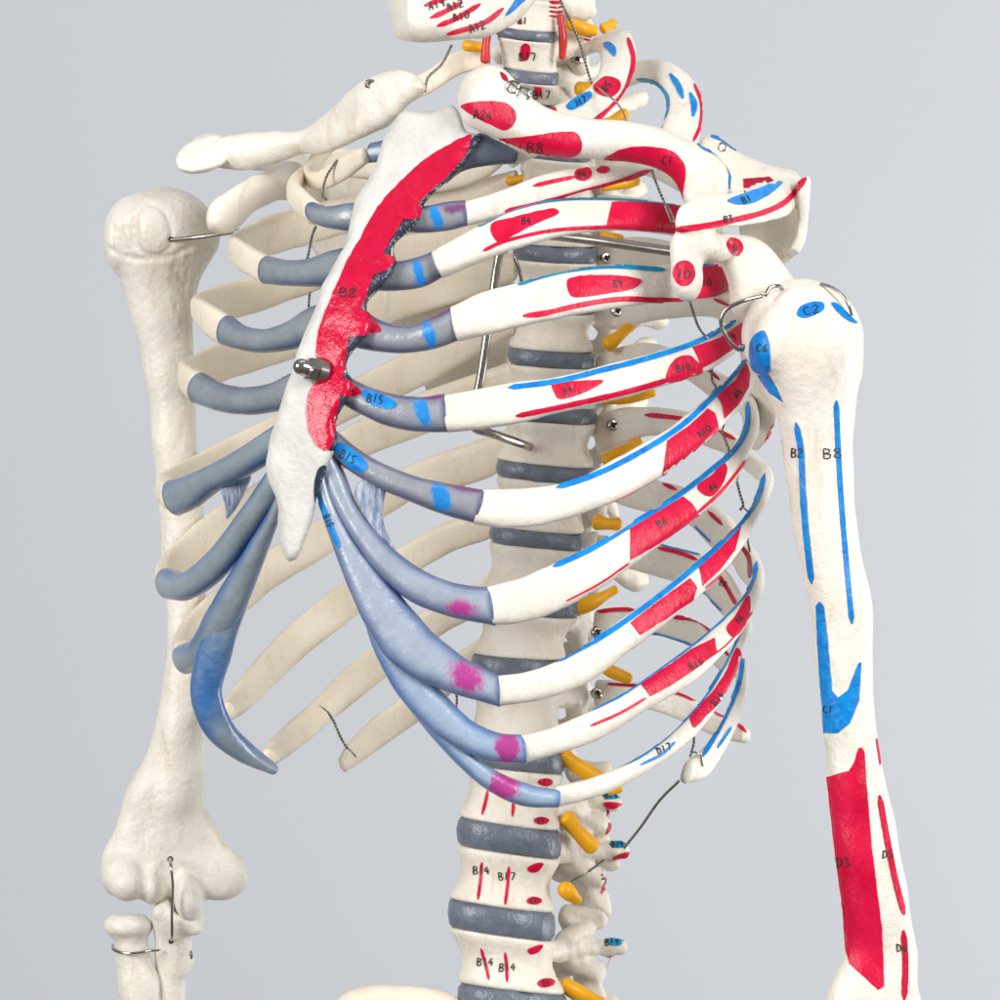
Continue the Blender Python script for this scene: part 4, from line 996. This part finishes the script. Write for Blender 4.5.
# ------------------------------------------------------------------ jaw and hip
g = gridpx(375, 560, -60, 60, -190, 60, 2.0)
jy = lerp_tab([(385, -90), (410, -125), (450, -120), (500, -60), (545, 0)])
F_ = f_inflate(g, [(384,-50),(386,-10),(391,20),(398,38),(412,45),(440,45),(472,40),(500,27),(524,8),(540,-20),(545,-50)], lambda X, Y: jy(X), 24, 16, -90)
jw = surf(g, f_noise(g, F_, .7, .07, 2), 'rib'); jw.freeze()
for a in ([(424,6),(437,1),(455,-6)], [(430,18),(444,12),(462,2)], [(437,26),(455,19),(480,4)], [(447,34),(475,26),(490,19),(503,8)]): jw.line(a, 5, 'red')
jw.text('A19', 437, 4, 8, -.25); jw.text('A12', 455, 5, 8, -.3); jw.text('A10', 461, 16, 8, -.3); jw.text('A12', 477, 26, 8, -.35)
jw.patch([(505,16),(512,4),(520,-6),(526,-2),(516,8),(508,15)], 'blue')
jw.build('jaw', skel)
g = gridpx(310, 475, 970, 1062, 20, 160, 2.2)
F_ = f_inflate(g, [(330,1010),(345,993),(375,985),(410,985),(440,992),(462,1003),(470,1040),(460,1100),(340,1100)], 90, 18, 14, 90)
surf(g, f_noise(g, F_, .8, .07, 2), 'cream').build('hip_bone', skel)

# ------------------------------------------------------------------ steel rods, hooks and wires
t = tube([P(506, 225, 62), P(499, 255, 60), P(489, 320, 60), P(479, 385, 60), P(473, 408, 60), P(470, 420, 62), P(475, 428, 66), P(490, 433, 78), P(519, 443, 112), P(530, 447, 130)], 4.6, 'steel', ring=14)
t.build('support_rod', skel)
t = tube([P(528, 230, 118), P(545, 234, 96), P(600, 241, 60), P(690, 254, 20)], 5.2, 'dsteel', ring=14); t.build('support_rod', skel)
t = tube([P(514, 256, 70), P(519, 270, 72), P(523, 286, 80)], 2, 'steel'); t.build('support_pin', skel)
t = tube([P(170, 240, 146), P(200, 237, 128), P(240, 231, 120)], 2.4, 'dsteel'); t.build('shoulder_pin', hum_r)
t = tube([P(762, 296, -236), P(740, 302, -242), P(725, 311, -240), P(721, 322, -238), P(726, 336, -236), P(735, 347, -232), P(742, 350, -225), P(743, 345, -222)], 2.1, 'steel'); t.build('shoulder_hook', hum_l)
t = tube([P(821, 284, -205), P(833, 288, -218), P(843, 296, -226), P(849, 306, -228), P(852, 315, -224)], 1.5, 'dsteel'); t.build('shoulder_hook', hum_l)
t = tube([P(765, 296, -228), P(770, 288, -226), P(778, 286, -222), P(782, 289, -215)], 2, 'steel'); t.build('shoulder_hook', hum_l)
t = tube([P(170, 859, 160), P(171, 866, 140), P(173, 885, 140), P(172, 915, 148), P(172, 935, 158), P(171, 941, 170)], 1.6, 'steel'); t.build('elbow_wire', ulna)
c_ = []
for k in range(15):
    a = math.radians(200 - k * 16); c_.append(P(134 + 22 * math.cos(a), 950 - 4 * math.sin(a) * -1 + 2, 186 - 24 * abs(math.sin(a)) if k < 12 else 170))
t = tube([P(113, 945, 190), P(114, 950, 172), P(124, 953, 163), P(136, 953, 160), P(148, 951, 163), P(160, 950, 170)], 1.4, 'steel'); t.build('elbow_wire', ulna)
t = tube([P(187, 957, 190), P(191, 958, 186), P(192, 954, 184), P(189, 950, 188), P(187, 954, 192)], 1.3, 'wire'); t.build('elbow_wire', ulna)

def coil(cx, cy, d, r, n, w, ax_, parent, name='spring_coil', m='steel'):
    c = []
    for k in range(n * 16 + 1):
        a = 2 * math.pi * k / 16; c.append(P(cx + r * math.cos(a) + ax_ * k / 16, cy + r * math.sin(a), d - 2.4 * k / 16))
    tube(c, w, m, ring=7, smooth=False).build(name, parent)
coil(512, 87, -196, 6, 3, 1.1, .8, clav_l); coil(522, 94, -198, 6.5, 3, 1.1, .8, clav_l)
coil(369, 84, -75, 3.6, 2, 1.4, 1.0, clav_r, 'screw_eye', 'wire')
tube([P(371, 87, -75), P(374, 96, -70)], 1.5, 'wire').build('screw_eye', clav_r)
coil(722, 147, -195, 4, 2, .9, .3, clav_l)

WIRES = [
 [(558,-6,-40),(563,6,-40),(572,24,-35),(582,50,-30),(588,72,-30),(592,84,-32)],
 [(652,170,-150),(657,185,-190),(664,202,-195),(672,222,-215)],
 [(690,302,-222),(694,315,-200),(699,328,-178),(705,336,-170)],
 [(712,368,-128),(712,380,-128),(716,388,-132),(712,393,-130)],
 [(722,431,-118),(726,442,-120),(729,452,-125),(725,456,-122)],
 [(737,482,-96),(740,494,-94),(743,506,-96),(740,510,-95)],
 [(747,532,-70),(748,542,-68),(750,552,-62)],
 [(692,722,-150),(693,732,-150),(694,742,-145),(690,757,-140)],
 [(679,781,-130),(660,800,-60),(640,828,30),(624,848,100)],
 [(604,860,150),(588,872,150),(571,882,150)],
 [(337,160,-62),(326,178,-55),(323,196,-60),(327,200,-62)],
 [(316,226,-60),(312,236,-40),(308,256,-20),(306,263,-20)],
 [(310,292,100),(309,302,100),(309,312,100)],
 [(328,712,120),(334,722,118),(341,738,118),(347,748,118)],
 [(452,45,-40),(442,64,-60),(428,78,-85),(425,92,-100)],
 [(404,622,160),(407,640,160),(413,650,160)], [(455,690,150),(457,700,150),(455,712,150)],
]
for w in WIRES: twisted([P(*p) for p in w], .95).build('twisted_wire', skel)
LOOPS = [
 [(592,84,-32),(598,88,-62),(606,94,-92),(616,102,-110),(622,110,-100),(628,127,-150)],
 [(664,202,-205),(671,212,-222),(674,222,-240)],
 [(705,336,-160),(712,341,-150),(714,352,-148),(714,364,-140),(711,368,-132)],
 [(716,389,-142),(723,396,-142),(726,408,-140),(725,420,-134),(722,431,-122)],
 [(730,453,-134),(736,460,-130),(738,472,-124),(737,482,-100)],
 [(744,508,-106),(750,514,-102),(751,522,-92),(747,532,-72)],
 [(690,757,-140),(694,752,-152),(700,755,-152),(703,766,-150)],
 [(328,712,118),(323,708,110),(320,706,112)], [(347,748,118),(352,752,112),(356,757,114)],
]
for w in LOOPS: tube([P(*p) for p in w], .95, 'steel', ring=7).build('tie_wire', skel)

# ------------------------------------------------------------------ setting
me = bpy.data.meshes.new('backdrop')
w_, y_ = 6.0, 1.5
me.from_pydata([(-w_, y_, -w_), (w_, y_, -w_), (w_, y_, w_), (-w_, y_, w_)], [], [(0, 1, 2, 3)])
bd = bpy.data.objects.new('backdrop', me); COL.objects.link(bd); bd['kind'] = 'structure'; bd['label'] = 'plain pale grey studio backdrop behind the skeleton'; bd['category'] = 'backdrop'
me.materials.append(mat('grey_seamless_paper', (0.578, 0.604, 0.643), 0.9, spec=0.1, rgb2=(0.568, 0.594, 0.633), vscale=1.2))

wd = bpy.data.worlds.new('World'); scn.world = wd; wd.use_nodes = True
wn = wd.node_tree.nodes; wl = wd.node_tree.links
bg = wn['Background']; bg.inputs[1].default_value = 0.43
wt = wn.new('ShaderNodeTexCoord'); wsx = wn.new('ShaderNodeSeparateXYZ'); wr = wn.new('ShaderNodeValToRGB'); wm = wn.new('ShaderNodeMapRange')
wl.new(wt.outputs['Generated'], wsx.inputs[0]); wl.new(wsx.outputs['Z'], wm.inputs['Value']); wm.inputs['From Min'].default_value = -1
wl.new(wm.outputs['Result'], wr.inputs['Fac']); wl.new(wr.outputs['Color'], bg.inputs[0])
wr.color_ramp.elements[0].position = .15; wr.color_ramp.elements[0].color = (.40, .37, .34, 1)
wr.color_ramp.elements[1].position = .85; wr.color_ramp.elements[1].color = (.86, .86, .85, 1)
wk = wr.color_ramp.elements.new(.5); wk.color = (.74, .735, .72, 1)

def area(name, loc, aim, size, power, col=(1, 1, 1)):
    ld = bpy.data.lights.new(name, 'AREA'); ld.shape = 'RECTANGLE'; ld.size, ld.size_y = size; ld.energy = power; ld.color = col
    o = bpy.data.objects.new(name, ld); COL.objects.link(o); o.location = loc
    o.rotation_euler = (Vector(aim) - Vector(loc)).to_track_quat('-Z', 'Y').to_euler(); return o
area('softbox_key', (1.2, -1.5, 0.7), (0, 0, 0), (0.7, 0.9), 33, (1, .985, .965))
area('softbox_fill', (-1.5, -1.3, 0.5), (0, 0, 0), (0.8, 1.0), 31, (1, .985, .965))
area('softbox_top', (0.1, -0.3, 1.7), (0, 0.0, 0), (1.2, 0.9), 3.5)
area('added_backdrop_light', (2.3, 0.45, -0.5), (0.5, 1.5, -0.1), (0.6, 1.6), 33, (.98, .99, 1))  # unseen lamp, added to lighten the backdrop from its lower right

cam = bpy.data.cameras.new('camera'); co = bpy.data.objects.new('camera', cam); COL.objects.link(co)
co.location = (0, -D * S, 0); co.rotation_euler = (math.radians(90), 0, 0)
cam.sensor_width = 36; cam.lens = 36 * D / 1000; cam.clip_end = 50; cam.clip_start = .01
scn.camera = co
vs = scn.view_settings; vs.view_transform = 'Standard'; vs.look = 'None'; vs.gamma = 1; vs.exposure = 0.1; vs.use_curve_mapping = False
